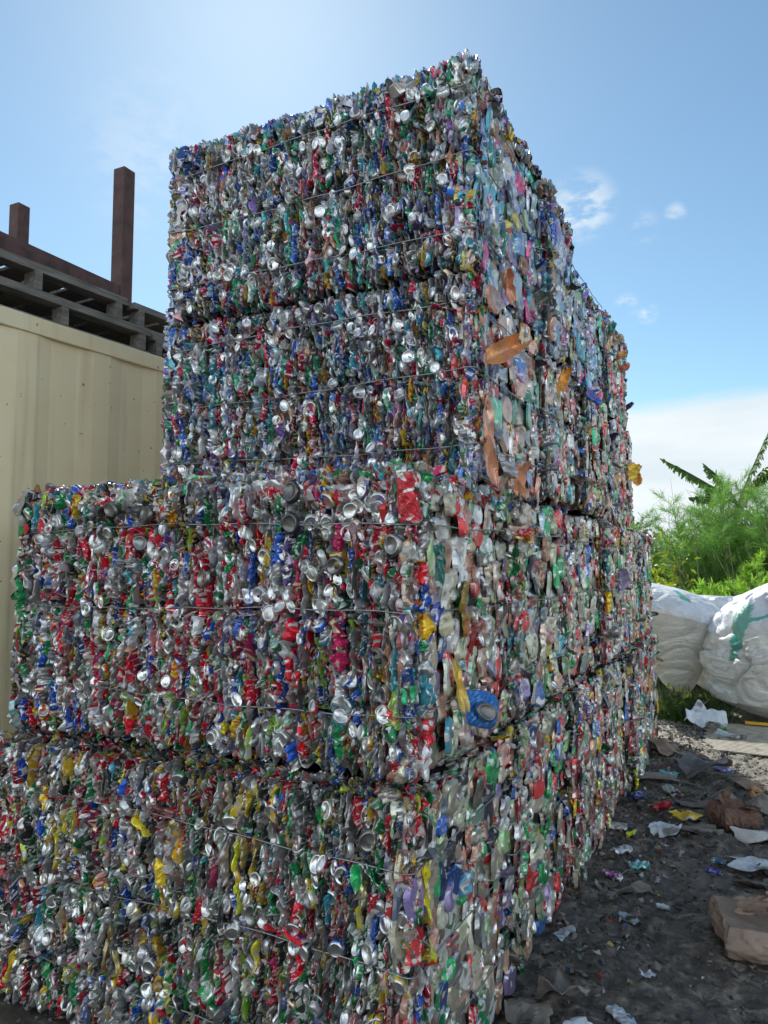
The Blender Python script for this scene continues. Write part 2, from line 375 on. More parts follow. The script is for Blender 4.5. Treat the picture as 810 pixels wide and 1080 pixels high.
def flap_mesh(w,l,seed,curl=.6):
    """a torn, curled can wall: thin sheet of real thickness"""
    nu,nv=12,16; r=np.random.default_rng(seed)
    u=np.linspace(-1,1,nu)[:,None]*np.ones((1,nv)); v=np.linspace(-1,1,nv)[None,:]*np.ones((nu,1))
    hw=np.clip(1-np.abs(v)**7*.5,.3,1)*(1+.16*noise1(v,seed,3.2)+.10*tri(v*9+seed))
    x=u*hw*w/2; y=v*l/2*(1+.16*noise1(u,seed+3,3)+.10*tri(u*7+seed))
    z=curl*w*.45*(u*(1+.3*math.sin(seed))+.2*math.cos(seed*2))**2*(v+1.3)*.6+curl*l*.25*(v+.6)**2*.5
    for q in range(4):
        an=r.uniform(0,PI); z=z+tri((np.cos(an)*u+np.sin(an)*v)*r.uniform(2,5)+r.uniform(0,6))*w*r.uniform(.04,.11)
    top=np.stack([x,y,z],-1).reshape(-1,3); F=grid_faces(nu,nv)
    bot=top-np.array([0,0,.0008])
    n=len(top); V=np.concatenate([top,bot]); FF=[F,F[:,::-1]+n]
    ring=[i*nv for i in range(nu)]+[(nu-1)*nv+j for j in range(1,nv)]+[i*nv+nv-1 for i in range(nu-2,-1,-1)]+[j for j in range(nv-2,0,-1)]
    side=[(ring[i],ring[(i+1)%len(ring)],ring[(i+1)%len(ring)]+n,ring[i]+n) for i in range(len(ring))]
    uv=np.stack([u,v],-1).reshape(-1,2); uv=np.concatenate([uv,uv])
    return V,np.concatenate(FF+[np.array(side)]),uv
def basis(N,up,roll):
    N=Vector(N).normalized(); up=Vector(up); B=(up-N*up.dot(N)).normalized(); T=B.cross(N)
    return Matrix((T,B,N)).transposed()@Matrix.Rotation(roll,3,'Z')
def can_part(name,kind,loc,N,roll,size,c1,c2,parent,bare=0.,seed=1,label=None,curl=.6,up=(0,0,1)):
    if kind=='flap':
        V,F,uv=flap_mesh(size[0],size[1],seed,curl); ba=np.full(len(V),bare); sm=False
    elif kind=='can':  # crushed can lying flat, domed end visible
        V0,F,uv,ba=crushed_can(seed); V=V0*np.array([size[0],size[1],size[2]]); ba=np.maximum(ba,bare); sm=False
    else:
        d=VAR[kind]; V=d['V'][seed%len(d['V'])]*np.array(size); F=d['F']; uv=d['uv']; ba=np.maximum(d['bare'],bare); sm=d['smooth']
    Mx=np.array(basis(N,up,roll)); V=V@Mx.T+np.array(loc)
    n=len(V); ones=np.ones((n,1))
    A=np.concatenate([ones*np.array(c1),ba[:,None]],1); B=np.concatenate([ones*np.array(c2),ones],1)
    pv=np.concatenate([uv*np.array([.7,1.2]),ones*(seed*3.7)],1)
    me=mesh_np(name,V,F,{'ca':('FLOAT_COLOR',A),'cb':('FLOAT_COLOR',B),'pv':('FLOAT_VECTOR',pv)},sm)
    o=link(name,me,M_can,parent)
    if label: o['label']=label
    return o
def crushed_can(seed):
    """flattened can: both walls, both rims. unit size ~ x +-.5, y +-.5, z +-.5"""
    r=np.random.default_rng(seed); ns,nl=28,16; V=[];uv=[];ba=[]
    for j in range(nl):
        t=j/(nl-1)*2-1
        end=abs(t)**6
        w=.50*(1-.10*end)*(1+.06*math.sin(t*4+seed)); hh=.30+.12*end
        if j in (0,nl-1): w*=.82; hh*=.8
        bend=.12*math.sin(t*2.2+seed)
        for i in range(ns):
            a=2*PI*i/ns; x=w*math.copysign(abs(math.cos(a))**.8,math.cos(a)); z=hh*math.sin(a)
            V.append((x+bend*.4,t*.5,z)); uv.append((math.cos(a),t)); ba.append(1. if abs(t)>.9 else 0.)
    V=np.array(V); 
    for q in range(6):
        d=r.normal(size=3)*[1.2,1.8,.2]; V[:,2]+=tri(V@d*r.uniform(5,10)+r.uniform(0,6))*r.uniform(.03,.09)
    F=[]
    for j in range(nl-1):
        for i in range(ns): i2=(i+1)%ns; F.append((j*ns+i,j*ns+i2,(j+1)*ns+i2,(j+1)*ns+i))
    b=len(V); extra=[]
    for j,s in ((0,-1),(nl-1,1)):   # recessed ends
        base=j*ns; c=V[base:base+ns].mean(0)
        st=len(V); ring=c+(V[base:base+ns]-c)*.8+[0,-s*.03,0]; ring2=c+(V[base:base+ns]-c)*.1+[0,-s*.06,0]
        V=np.concatenate([V,ring,ring2]); uv+= [(0,0)]*(2*ns); ba+=[1.]*(2*ns)
        for i in range(ns):
            i2=(i+1)%ns
            q=[(base+i,base+i2,st+i2,st+i),(st+i,st+i2,st+ns+i2,st+ns+i)]
            F+= [x[::-1] for x in q] if s<0 else q
    return V,np.array(F),np.array(uv),np.array(ba)

def bale(x0,x1,y0,y1,z0,z1,label,palF,palS,wires,seed,front=False,lo=0,group='bales of crushed cans in the stack',rz=0.,top=True,left=True,chamf=None,seam=True):
    cx,cy=(x0+x1)/2,(y0+y1)/2; w=x1-x0; d=y1-y0; h=z1-z0
    root=tag(empty('can_bale',(cx,cy,z0),rz),label,'can bale',group)
    # packed core, coloured near-black to deepen shade in the gaps
    bm=bmesh.new(); bmesh.ops.create_cube(bm,size=1); bmesh.ops.subdivide_edges(bm,edges=bm.edges,cuts=14,use_grid_fill=True)
    for v in bm.verts:
        p=v.co; q=Vector((p.x*(w-.075),p.y*(d-.075),(p.z+.5)*(h-.03)+.012))
        nn=mnoise.noise(q*9+Vector((seed,0,0)))*.014; l=Vector((p.x,p.y,0)); 
        if l.length>0: q+=l.normalized()*nn
        if chamf: 
            c=chamf(np.array([q.x+w/2]),np.array([q.z]))[0]
            q.y+=c if q.y<0 else 0; q.x+=float(pull(np.array(q.x+w/2),np.array(q.z)))
        v.co=q
    me=bpy.data.meshes.new('packed_core'); bm.to_mesh(me); bm.free(); link('packed_core',me,M_core,root)
    sp=Soup(); ax=np.array
    X,Y,Z=ax([1.,0,0]),ax([0,1.,0]),ax([0,0,1.])
    L=lo>0; big=1.22 if lo==0 else 1.+.15*lo
    if front: cover_face(sp,ax([-w/2,-d/2,0]),X,Z,-Y,w,h,palF,'edge',wires,seed,1.,False,1.,chamf,seam=seam)
    else: cover_face(sp,ax([-w/2,-d/2+.030,0]),X,Z,-Y,w,h,palF,'edge',wires,seed,.75,True,1.5)
    cover_face(sp,ax([w/2,-d/2,0]),Y,Z,X,d,h,palS,'flat',wires,seed+50,1.,L,big,seam=seam,first=front)
    if left: cover_face(sp,ax([-w/2,d/2,0]),-Y,Z,-X,d,h,palF,'edge',wires,seed+60,.8,True,1.4)
    if top:  cover_face(sp,ax([w/2,-d/2,h-.01]),Y,-X,Z,d,w,palF,'edge',[],seed+70,.8,True,1.5)
    cover_face(sp,ax([w/2,d/2,0]),-X,Z,Y,w,h,palF,'edge',wires,seed+80,.7,True,2.)
    # ragged tufts along the upper and outer borders
    r=np.random.default_rng(seed+5); n=int(38*(w+d)); 
    e=r.integers(0,4,n); P=np.zeros((n,3)); Nn=np.zeros((n,3))
    t=r.random(n)
    if seam: e=np.where((e<2)&(r.random(n)<.8),r.integers(2,4,n),e)
    if not front: e=np.where(e==2,3,e)
    for i in range(n):
        if e[i]==0: P[i]=(-w/2+w*t[i],-d/2+.01,h-(.015 if not seam else .045)+r.normal(0,.008)); Nn[i]=(0,-.8,.5)
        elif e[i]==1: P[i]=(w/2-.008,-d/2+d*t[i],h-(.015 if not seam else .045)+r.normal(0,.010)); Nn[i]=(.8,0,.5)
        elif e[i]==2: P[i]=(w/2-.012,-d/2+.012,h*t[i]); Nn[i]=(.6,-.6,0)
        else: P[i]=(-w/2+.01+r.normal(0,.006),-d/2+.012,h*t[i]); Nn[i]=(-.6,-.6,0)
    if chamf:
        cz=chamf(P[:,0]+w/2,P[:,2]); P[:,1]+=cz; P[:,0]+=pull(P[:,0]+w/2,P[:,2])
    Nn=norm(Nn+r.normal(0,.35,(n,3))); up=norm(np.stack([r.normal(0,.3,n),r.normal(0,.3,n),np.ones(n)],-1)); B=norm(up-Nn*(up*Nn).sum(-1,keepdims=True)); T=np.cross(B,Nn)
    cA,cB,ba=pick_cols(palS if not front else palF,n)
    sp.add('fold',P,T,B,Nn,np.stack([r.uniform(.007,.014,n),r.uniform(.014,.030,n),r.uniform(.007,.014,n)],-1),cA,cB,ba)
    sp.build('crushed_cans',root)
    # tie wires
    for k,wz in enumerate(wires):
        mb=MB(); pts=[]; g=.009
        hx,hy=w/2+g,d/2+g; rr=.035
        def cor(cx_,cy_,a0):
            for q in range(5):
                a=a0+q*PI/8; pts.append((cx_+rr*math.cos(a),cy_+rr*math.sin(a)))
        cor(hx-rr,-hy+rr,-PI/2); cor(hx-rr,hy-rr,0); cor(-hx+rr,hy-rr,PI/2); cor(-hx+rr,-hy+rr,PI)
        full=[]
        for i in range(len(pts)):
            p,q=pts[i],pts[(i+1)%len(pts)]; dist=math.hypot(q[0]-p[0],q[1]-p[1]); m=max(1,int(dist/.07))
            for s_ in range(m):
                t_=s_/m; x=p[0]+(q[0]-p[0])*t_; y=p[1]+(q[1]-p[1])*t_
                zz=wz+.010*math.sin(x*3.1+y*2.3+seed+k*2)+.003*math.sin(x*17+y*13+k)
                inn=.0035*math.sin(x*21+y*25+k*3)
                if dist>.1: 
                    if abs(y)>abs(hy)-.01: y-=math.copysign(abs(inn)+.003*math.sin(t_*PI),y)
                    else: x-=math.copysign(abs(inn)+.003*math.sin(t_*PI),x)
                if chamf and y<0:
                    y+=float(chamf(np.array([x+w/2]),np.array([wz]))[0])
                full.append((x,y,zz))
        full.append(full[0]); mb.tube(full,.0026,6,False)
        mb.build('tie_wire',M_wire,root,smooth=True)
    return root

X1=-.88
def W3(h): return [h*.19,h*.50,h*.80]
def ch_l2(a,b):  # worn-away upper left end of the lower front bale
    return np.clip((.10-a)/.10,0,1)**2*.06*np.clip(b/.9,0,1)
PLACE=[]
G='stacked bales of crushed drink cans'
B={}
low_lab=['the bottom corner bale nearest the camera, yellow and dark cans on its front','bottom-row bale of crushed cans, second along the shaded side from the near corner','bottom-row bale of crushed cans, third along the shaded side from the near corner','bottom-row bale of crushed cans, fourth along the shaded side from the near corner','bottom-row bale of crushed cans, fifth along, one before the far end','bottom-row bale of crushed cans at the far end beside the white sacks']
mid_lab=['second-row corner bale with the red can and blue crushed can on its side','second-row bale of crushed cans, second along the side, right of the dark gap','second-row bale of crushed cans, third along the side from the near corner','second-row bale of crushed cans, fourth along the side, with a lilac scrap','second-row bale of crushed cans, fifth along the side','second-row bale of crushed cans at the far end, its top step exposed']
Y=1.86
yy=[1.86,2.825,3.72,4.62,5.50,6.42,7.45]
for i in range(6):
    a,b=yy[i],yy[i+1]-.04-(.055 if i==0 else .01)
    jx=[0,-.015,.01,-.02,.012,-.03][i]
    lo=0 if i<2 else 1 if i<4 else 2
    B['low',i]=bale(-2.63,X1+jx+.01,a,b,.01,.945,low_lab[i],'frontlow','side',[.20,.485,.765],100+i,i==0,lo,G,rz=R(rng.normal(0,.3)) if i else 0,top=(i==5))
ym=[1.88,2.825,3.71,4.62,5.50,6.35,7.15]
for i in range(6):
    a,b=ym[i],ym[i+1]-.04-(.055 if i==0 else .01)
    jx=[0,.005,-.015,.01,-.01,-.01][i]
    lo=0 if i<2 else 1 if i<4 else 2
    B['mid',i]=bale(-2.59,X1+jx,a,b,1.006,1.885,mid_lab[i],'front','side',[.165,.455,.725],200+i,i==0,lo,G,rz=R(rng.normal(0,.3)) if i else 0,top=(i in(0,5)),chamf=ch_l2 if i==0 else None,seam=(i not in (0,5)))
u1_lab=['third-row front bale with salmon torn can walls curling from its side','third-row bale second along the side, an orange flap on it','third-row bale third along the side, with dark blue scraps','third-row bale at the far end, yellow and orange tabs at its edge']
u2_lab=['topmost front bale at the tall corner, blue and teal cans on its side','top-row bale second along, ragged brown tabs along its upper edge','top-row bale third along the side, lower than its neighbours','top-row bale at the far end of the stack, rounded outer shoulder']
yu=[2.42,3.355,4.22,5.15,6.18]
for i in range(4):
    a,b=yu[i],yu[i+1]-.06
    jx=[0,-.02,.015,-.01][i]
    lo=0 if i<2 else 1
    B['up',i]=bale(-2.36,X1+jx,a,b,[1.905,1.95,1.945,1.915][i],2.67,u1_lab[i],'frontup','sidesal' if i==0 else 'side',[.13,.39,.65],300+i,i==0,lo,G,rz=R(rng.normal(0,.3)) if i else 0,top=False)
zt=[3.49,3.46,3.33,3.38]
yu=[2.42,3.345,4.02,5.12,6.14]
for i in range(4):
    a,b=yu[i],yu[i+1]-.055
    jx=[0,.015,-.035,-.03][i]
    lo=0 if i<2 else 1
    B['top',i]=bale(-2.345,X1+jx,a,b,2.70,zt[i],u2_lab[i],'frontup','sideup' if i<3 else 'side',[.13,.40,.66],400+i,i==0,lo,G,rz=R(rng.normal(0,.3)) if i else 0,seam=False)
# salient torn cans that stand out from the bales (world -> bale space)
bpy.context.view_layer.update()
def sal(key,name,kind,loc,N,roll,size,c1,c2,bare=0,seed=1,label=None,curl=.6,up=(0,0,1)):
    p=B[key]; inv=p.matrix_world.inverted()
    can_part(name,kind,tuple(inv@Vector(loc)),tuple(inv.to_3x3()@Vector(N)),roll,size,c1,c2,p,bare,seed,label,curl,up)
SAL=(.66,.30,.18); ORG=(.68,.30,.05)
sal(('mid',0),'protruding_can','can',(X1+.03,2.33,1.13),(.75,-.6,.3),R(70),(.12,.15,.045),(.03,.16,.46),(.04,.2,.5),0,3,'bright blue crushed can sticking out of the bale side')
sal(('mid',0),'can_end','disc',(X1+.072,2.315,1.125),(.75,-.62,.22),R(60),(.024,.036,.010),(.03,.16,.46),(.1,.2,.4),.0,2)
sal(('mid',0),'protruding_can','can',(X1-.005,1.885,1.795),(.7,-.7,0),R(4),(.07,.15,.05),(.55,.02,.03),(.75,.73,.70),0,5,'red can with white print pressed upright at the corner')
sal(('mid',0),'protruding_can','can',(X1+.015,2.04,1.60),(.9,-.2,0),R(-4),(.07,.14,.03),(.02,.15,.12),(.5,.5,.5),0,8,'dark green flattened can')
sal(('mid',0),'torn_can','flap',(X1+.015,2.2,1.22),(.9,-.3,.2),R(12),(.05,.16,.02),(.62,.42,.05),(.6,.4,.1),0,14,'yellow torn can strip',.2)
sal(('mid',0),'torn_can','flap',(X1+.02,1.98,1.43),(.8,-.4,.1),R(-25),(.035,.13,.02),(.05,.08,.36),(.6,.6,.7),0,16,'dark blue torn strip',.3)
sal(('up',0),'torn_can','flap',(X1+.04,2.66,2.66),(.75,-.6,.1),R(35),(.065,.12,.02),SAL,SAL,0,21,'salmon torn can wall curled outwards',.9)
sal(('up',0),'torn_can','flap',(X1+.05,2.58,2.385),(.6,-.75,.25),R(-65),(.085,.145,.02),(.70,.33,.13),SAL,0,22,'large orange torn can wall bent like a shell',1.)
sal(('up',0),'torn_can','flap',(X1+.02,2.5,2.12),(.9,-.3,.0),R(15),(.055,.18,.02),SAL,(.7,.45,.35),0,23,'long salmon torn can wall',.25)
sal(('up',0),'torn_can','flap',(X1+.025,2.50,1.98),(.85,-.4,-.1),R(25),(.07,.17,.02),SAL,SAL,0,24,'salmon torn can wall over the wire',.4)
sal(('up',0),'torn_can','flap',(X1+.025,2.86,1.95),(.85,-.4,-.1),R(10),(.06,.13,.02),(.64,.28,.16),SAL,0,25,'salmon torn can wall near the dark gap',.5)
sal(('up',1),'torn_can','flap',(X1+.04,3.52,2.50),(.8,-.5,.2),R(-15),(.06,.12,.02),(.72,.30,.03),ORG,0,26,'orange torn can wall',.8)
sal(('up',2),'protruding_can','can',(X1+.05,4.25,2.58),(.8,-.3,.4),R(60),(.08,.13,.05),(.03,.13,.5),(.5,.1,.2),0,27,'blue crushed can')
sal(('up',3),'torn_can','flap',(X1+.02,5.85,2.32),(.9,-.4,.2),R(-30),(.10,.14,.02),(.70,.45,.03),(.7,.5,.1),0,28,'yellow torn can wall',.5)
sal(('up',3),'torn_can','flap',(X1+.02,6.1,2.30),(.5,-.8,.2),R(20),(.08,.12,.02),(.70,.32,.08),(.7,.5,.1),0,29,'orange torn can wall hanging at the edge',.6)
sal(('mid',3),'torn_can','flap',(X1+.035,5.2,1.50),(.9,-.4,.0),R(35),(.13,.15,.02),(.36,.30,.46),(.36,.30,.46),0,31,'lilac torn can wall',.3)
sal(('mid',1),'torn_can','flap',(X1+.03,2.95,1.72),(.9,-.3,.2),R(80),(.06,.08,.02),(.7,.2,.03),(.7,.3,.1),0,32,'orange torn can wall',.5)
for i,(y,z,rl) in enumerate([(3.38,3.44,30),(3.48,3.43,65),(3.58,3.41,70),(3.70,3.42,40),(3.86,3.36,25),(3.93,3.30,10)]):
    sal(('top',1),'torn_can','flat',(X1+.015,y-.03,z-.015),(.5,-.8,.3),R(-rl),(.026,.046,.03),[(.33,.24,.16),(.55,.30,.12),(.30,.25,.16),(.3,.28,.2),(.5,.05,.1),(.2,.25,.4)][i],(.4,.3,.2),0,40+i,None,.9)
for i,(y,z,rl) in enumerate([(5.3,3.32,30),(5.5,3.30,65),(5.65,3.22,80),(5.8,3.16,75)]):
    sal(('top',3),'torn_can','flat',(X1+.01,y-.03,z-.02),(.5,-.8,.3),R(-rl),(.030,.05,.035),[(.05,.3,.25),(.4,.35,.25),(.6,.3,.1),(.6,.15,.1)][i],(.4,.3,.2),0,50+i,None,.8)
# bright lids standing proud of the front
for i,(k,x,z,yf,rad) in enumerate([('mid',-1.28,1.83,1.86,.030),('mid',-1.28,1.73,1.86,.028),('mid',-1.88,1.78,1.86,.028),('mid',-2.05,1.80,1.86,.028),('mid',-1.9,1.68,1.86,.027),('mid',-1.12,1.6,1.86,.027),('mid',-1.62,1.56,1.86,.026),('low',-1.0,.83,1.85,.028),('low',-1.4,.55,1.85,.028),('mid',-.93,1.66,1.86,.028)]):
    sal((k,0),'can_end','disc',(x,yf-.004,z),(.25*math.sin(i*2),-1,.15*math.cos(i*3)),R(i*20),(rad*.85,rad,rad*.5),(.5,.5,.5),(.6,.6,.6),1,i)

# ------------------------------------------------------------------ ground
def gz(x,y):
    x=np.asarray(x,float); y=np.asarray(y,float)
    z=.016*np.sin(x*2.1+y*1.3)+.010*np.sin(x*4.7-y*3.1+1)+.006*np.sin(x*11.3+y*9.7+2)+.005*np.sin(x*17.1-y*21.7)
    z=z+.0045*np.sin(x*41+y*17+3*np.sin(x*9+y*5))*np.sin(y*33-x*12)+.004*np.sin(x*63-y*51+2*np.sin(y*13))*np.sin(x*19+y*47)
    far=np.clip((np.hypot(x,y-4)-9)/20,0,1); return z*(1-far)-.014
def gz_mesh(x,y):
    z=gz(x,y); r=np.random.default_rng(77); h=r.random((256,256))
    def vn(s,o):
        u=x*s+o; v=y*s-o; i=np.floor(u).astype(int); j=np.floor(v).astype(int); fu=u-i; fv=v-j; fu=fu*fu*(3-2*fu); fv=fv*fv*(3-2*fv); i&=255; j&=255; i2=(i+1)&255; j2=(j+1)&255
        return (h[i,j]*(1-fu)+h[i2,j]*fu)*(1-fv)+(h[i,j2]*(1-fu)+h[i2,j2]*fu)*fv
    far=np.clip((np.hypot(x,y-4)-6)/3,0,1)
    f=(1-np.abs(2*vn(9,3)-1))*.012+(1-np.abs(2*vn(21,7)-1))*.009+vn(45,1)*.008
    return z+(f-.016)*(1-far)
def ground_mat():
    g=NT('trodden_dark_dirt'); tc=g.n('ShaderNodeTexCoord')
    def noi(s,d=8,r=.65):
        n=g.n('ShaderNodeTexNoise'); n.inputs['Scale'].default_value=s; n.inputs['Detail'].default_value=d; n.inputs['Roughness'].default_value=r; g.l(tc,'Object',n,'Vector'); return n
    a=noi(1.6); b=noi(14); c=noi(60,6)
    col=(g.ramp(b,'Fac',[(.32,(.036,.029,.023)),(.5,(.105,.086,.068)),(.66,(.27,.235,.19))]),0)
    col=g.mix((g.ramp(a,'Fac',[(.45,0.),(.7,.7)]),0),col,(.13,.12,.105))
    v=g.n('ShaderNodeTexVoronoi'); v.inputs['Scale'].default_value=75; g.l(tc,'Object',v,'Vector')
    fl=g.ramp(v,'Distance',[(.10,1.),(.16,0.)]); gate=g.ramp(noi(7,4),'Fac',[(.50,0.),(.60,1.)])
    col=g.mix(g.math('MULTIPLY',(fl,0),(gate,0)),col,(.30,.29,.27))
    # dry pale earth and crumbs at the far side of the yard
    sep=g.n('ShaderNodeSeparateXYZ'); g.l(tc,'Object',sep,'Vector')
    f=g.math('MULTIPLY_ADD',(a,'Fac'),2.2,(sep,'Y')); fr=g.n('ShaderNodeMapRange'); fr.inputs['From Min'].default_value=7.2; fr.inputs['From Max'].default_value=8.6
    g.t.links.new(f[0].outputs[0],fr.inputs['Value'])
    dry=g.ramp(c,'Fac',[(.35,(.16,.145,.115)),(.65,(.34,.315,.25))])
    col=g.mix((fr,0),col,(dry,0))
    g.set('Base Color',col); g.set('Roughness',(g.ramp(b,'Fac',[(.3,.45),(.6,.9)]),0))
    h=g.math('ADD',(b,'Fac'),g.math('MULTIPLY',(c,'Fac'),.5)); g.bump(h[0],0,1.,.012)
    return g.m
def axis(lo,hi,step,far):
    m=list(np.arange(lo,hi,step)); s=step; v=lo
    while v>-far: s*=1.35; v-=s; m.insert(0,v)
    s=step; v=m[-1]
    while v<far: s*=1.35; v+=s; m.append(v)
    return np.array(m)
gx=axis(-1.1,2.2,.009,900); gy=axis(1.3,9,.014,900)
GX,GY=np.meshgrid(gx,gy,indexing='ij'); Vg=np.stack([GX,GY,gz_mesh(GX,GY)],-1).reshape(-1,3)
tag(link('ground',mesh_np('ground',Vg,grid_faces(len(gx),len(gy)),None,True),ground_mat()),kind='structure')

# debris nobody could count
def attr_mat(name,rough=.7,metal=0.,trans=0.):
    g=NT(name); c=g.n('ShaderNodeAttribute',attribute_name='ca'); tc=g.n('ShaderNodeTexCoord')
    n=g.n('ShaderNodeTexNoise'); n.inputs['Scale'].default_value=30; n.inputs['Detail'].default_value=5; g.l(tc,'Object',n,'Vector')
    col=g.mix(g.math('MULTIPLY',(n,'Fac'),.6),(c,'Color'),(.05,.045,.04)) if not trans else (c,'Color')
    g.set('Base Color',col); g.set('Roughness',rough); g.set('Metallic',metal)
    if trans:
        t=g.n('ShaderNodeBsdfTranslucent'); g.l(c,'Color',t,'Color'); m=g.n('ShaderNodeMixShader'); m.inputs[0].default_value=trans
        g.l(g.b,'BSDF',m,1); g.l(t,'BSDF',m,2); g.l(m,'Shader',g.out,'Surface')
    return g.m
M_flake=attr_mat('trodden_scraps'); M_clod=simple('dirt_clod',(.06,.055,.05),.9,0,40,.5,.5,.003)
def rnd_rot(n,tilt):
    a=rng.uniform(0,2*PI,n); N=norm(np.stack([rng.normal(0,tilt,n),rng.normal(0,tilt,n),np.ones(n)],-1))
    T0=np.stack([np.cos(a),np.sin(a),np.zeros(n)],-1); T=norm(T0-N*(T0*N).sum(-1,keepdims=True)); return T,np.cross(N,T),N
def flakes(name,n,xr,yr,smin,smax,pal,label,lift=.007,tilt=.35):
    x=rng.uniform(*xr,n); y=rng.uniform(*yr,n); s=np.exp(rng.uniform(math.log(smin),math.log(smax),n))
    T,Bt,N=rnd_rot(n,tilt); P=np.stack([x,y,gz(x,y)+lift+s*.15],-1)
    V=[];k=6
    for j in range(k):
        an=2*PI*j/k+rng.uniform(-.35,.35,n); r_=s*rng.uniform(.4,1,n); bend=rng.normal(0,.25,n)*s
        V.append(P+T*(np.cos(an)*r_)[:,None]+Bt*(np.sin(an)*r_*.65)[:,None]+N*bend[:,None])
    V=np.stack(V,1); base=np.arange(n)*k
    F=np.concatenate([np.stack([base,base+1,base+2,base+3],-1),np.stack([base,base+3,base+4,base+5],-1)])
    p=np.array(pal); c=p[rng.integers(0,len(p),n)]*rng.uniform(.6,1.2,(n,1)); A=np.repeat(np.concatenate([c,np.ones((n,1))],-1)[:,None,:],k,1).reshape(-1,4)
    tag(link(name,mesh_np(name,V.reshape(-1,3),F,{'ca':('FLOAT_COLOR',A)}),M_flake),label,None,kind='stuff')
dk=[(.07,.065,.06),(.11,.10,.085),(.15,.13,.11),(.05,.05,.05),(.09,.08,.07),(.22,.20,.17)]
br=[(.45,.44,.42),(.30,.28,.25),(.5,.5,.52),(.20,.16,.12),(.14,.12,.10),(.25,.2,.15),(.14,.24,.23),(.26,.10,.08),(.3,.3,.3),(.33,.28,.14),(.12,.1,.09),(.1,.09,.08)]
flakes('ground_scraps',14000,(-.9,2.8),(1.0,8.2),.004,.018,dk,'trodden dark flakes and chips on the dirt')
flakes('pale_scraps',3200,(-.86,2.4),(1.2,8.2),.003,.015,br,'tiny pale scraps trodden into the dirt')
flakes('larger_scraps',950,(-.86,2.6),(2.6,8.0),.02,.05,dk+dk+[(.25,.22,.19),(.30,.28,.25)],'dark torn scraps lying over the dirt',.008,.5)
flakes('foot_litter',700,(-.86,-.45),(3.0,8.0),.010,.032,[(.3,.3,.3),(.5,.5,.5),(.4,.35,.28),(.2,.17,.14),(.25,.25,.24),(.36,.34,.30),(.30,.06,.05),(.08,.12,.25),(.08,.18,.12),(.38,.30,.10),(.15,.13,.11),(.12,.11,.1),(.1,.1,.09),(.2,.19,.17)],'small coloured scraps gathered along the foot of the bales',.010,.6)
flakes('dry_crumbs',3500,(-1.2,3.2),(7.3,9.8),.006,.03,[(.35,.32,.25),(.5,.47,.4),(.2,.17,.12),(.12,.1,.08),(.6,.58,.5)],'dry pale crumbs and chips on the sunlit ground')
flakes('base_litter',420,(-3.0,-.9),(1.2,1.9),.006,.03,dk+br,'scraps lying along the foot of the front bale')
# clods
n=4200; xs=rng.uniform(-.9,2.6,n); ys=rng.uniform(1.2,8,n); ss=np.exp(rng.uniform(math.log(.003),math.log(.02),n))
ico=bmesh.new(); bmesh.ops.create_icosphere(ico,subdivisions=1,radius=1); iv=np.array([v.co[:] for v in ico.verts]); jf=np.array([[v.index for v in f.verts] for f in ico.faces]); ico.free()
Vc=iv[None]*ss[:,None,None]*rng.uniform(.6,1.3,(n,len(iv),1))*np.array([1,1,.6])+np.stack([xs,ys,gz(xs,ys)+ss*.2],-1)[:,None,:]
Fc=(jf[None]+(np.arange(n)*len(iv))[:,None,None]).reshape(-1,3)
tag(link('gravel',mesh_np('gravel',Vc.reshape(-1,3),Fc),M_clod),'small stones and clods of dirt on the ground',kind='stuff')

# ------------------------------------------------------------------ litter that stands out
GL='litter lying beside the bale stack'
def lit_can(x,y,rot,size,c1,c2,label,seed,bare=0.,tilt=.1):
    nz=(math.sin(seed)*tilt,math.cos(seed)*tilt,1)
    o=can_part('crushed_can','can',(x,y,float(gz(x,y))+size[2]*.30+.006),nz,R(rot),size,c1,c2,None,bare,seed,up=(0,1,0))
    tag(o,label,'can',GL)
def sheet(name,x,y,rot,w,l,mat,label,cat,seed,h=.03,fold=.3,lift=.012):
    nu,nv=16,18; r=np.random.default_rng(seed)
    u=np.linspace(-1,1,nu)[:,None]*np.ones((1,nv)); v=np.linspace(-1,1,nv)[None,:]*np.ones((nu,1))
    X=u*w/2*(1+.20*noise1(v,seed,2.8)+.06*tri(v*11+seed))*(1-.25*np.abs(v)**3); Yy=v*l/2*(1+.22*noise1(u,seed+1,2.8)+.06*tri(u*9+seed))*(1-.2*np.abs(u)**3)
    z=np.zeros_like(u)
    for q in range(6):
        an=r.uniform(0,PI); z=z+tri((np.cos(an)*u+np.sin(an)*v)*r.uniform(1.5,5)+r.uniform(0,6))*h*r.uniform(.08,.22)
    z=z+fold*w*.28*np.clip((u*math.cos(seed)+v*math.sin(seed))-.35,0,1)
    a=R(rot); px=x+X*math.cos(a)-Yy*math.sin(a); py=y+X*math.sin(a)+Yy*math.cos(a)
    z=z-z.min()+gz(x,y)+lift*.2
    top=np.stack([px-x,py-y,z],-1).reshape(-1,3); th=.0012 if 'card' not in name else .004; n=len(top)
    V=np.concatenate([top,top-[0,0,th]]); F=grid_faces(nu,nv)
    ring=[i*nv for i in range(nu)]+[(nu-1)*nv+j for j in range(1,nv)]+[i*nv+nv-1 for i in range(nu-2,-1,-1)]+[j for j in range(nv-2,0,-1)]
    side=[(ring[i],ring[(i+1)%len(ring)],ring[(i+1)%len(ring)]+n,ring[i]+n) for i in range(len(ring))]
    o=link(name,mesh_np(name,V,np.concatenate([F,F[:,::-1]+n,np.array(side)])),mat); o.location=(x,y,0)
    return tag(o,label,cat,GL)
AL=(.62,.66,.70)
lit_can(-.76,4.43,-35,(.075,.13,.045),AL,(.3,.4,.5),'flattened silver can lying at the foot of the bales, left of the white paper',61,.6)
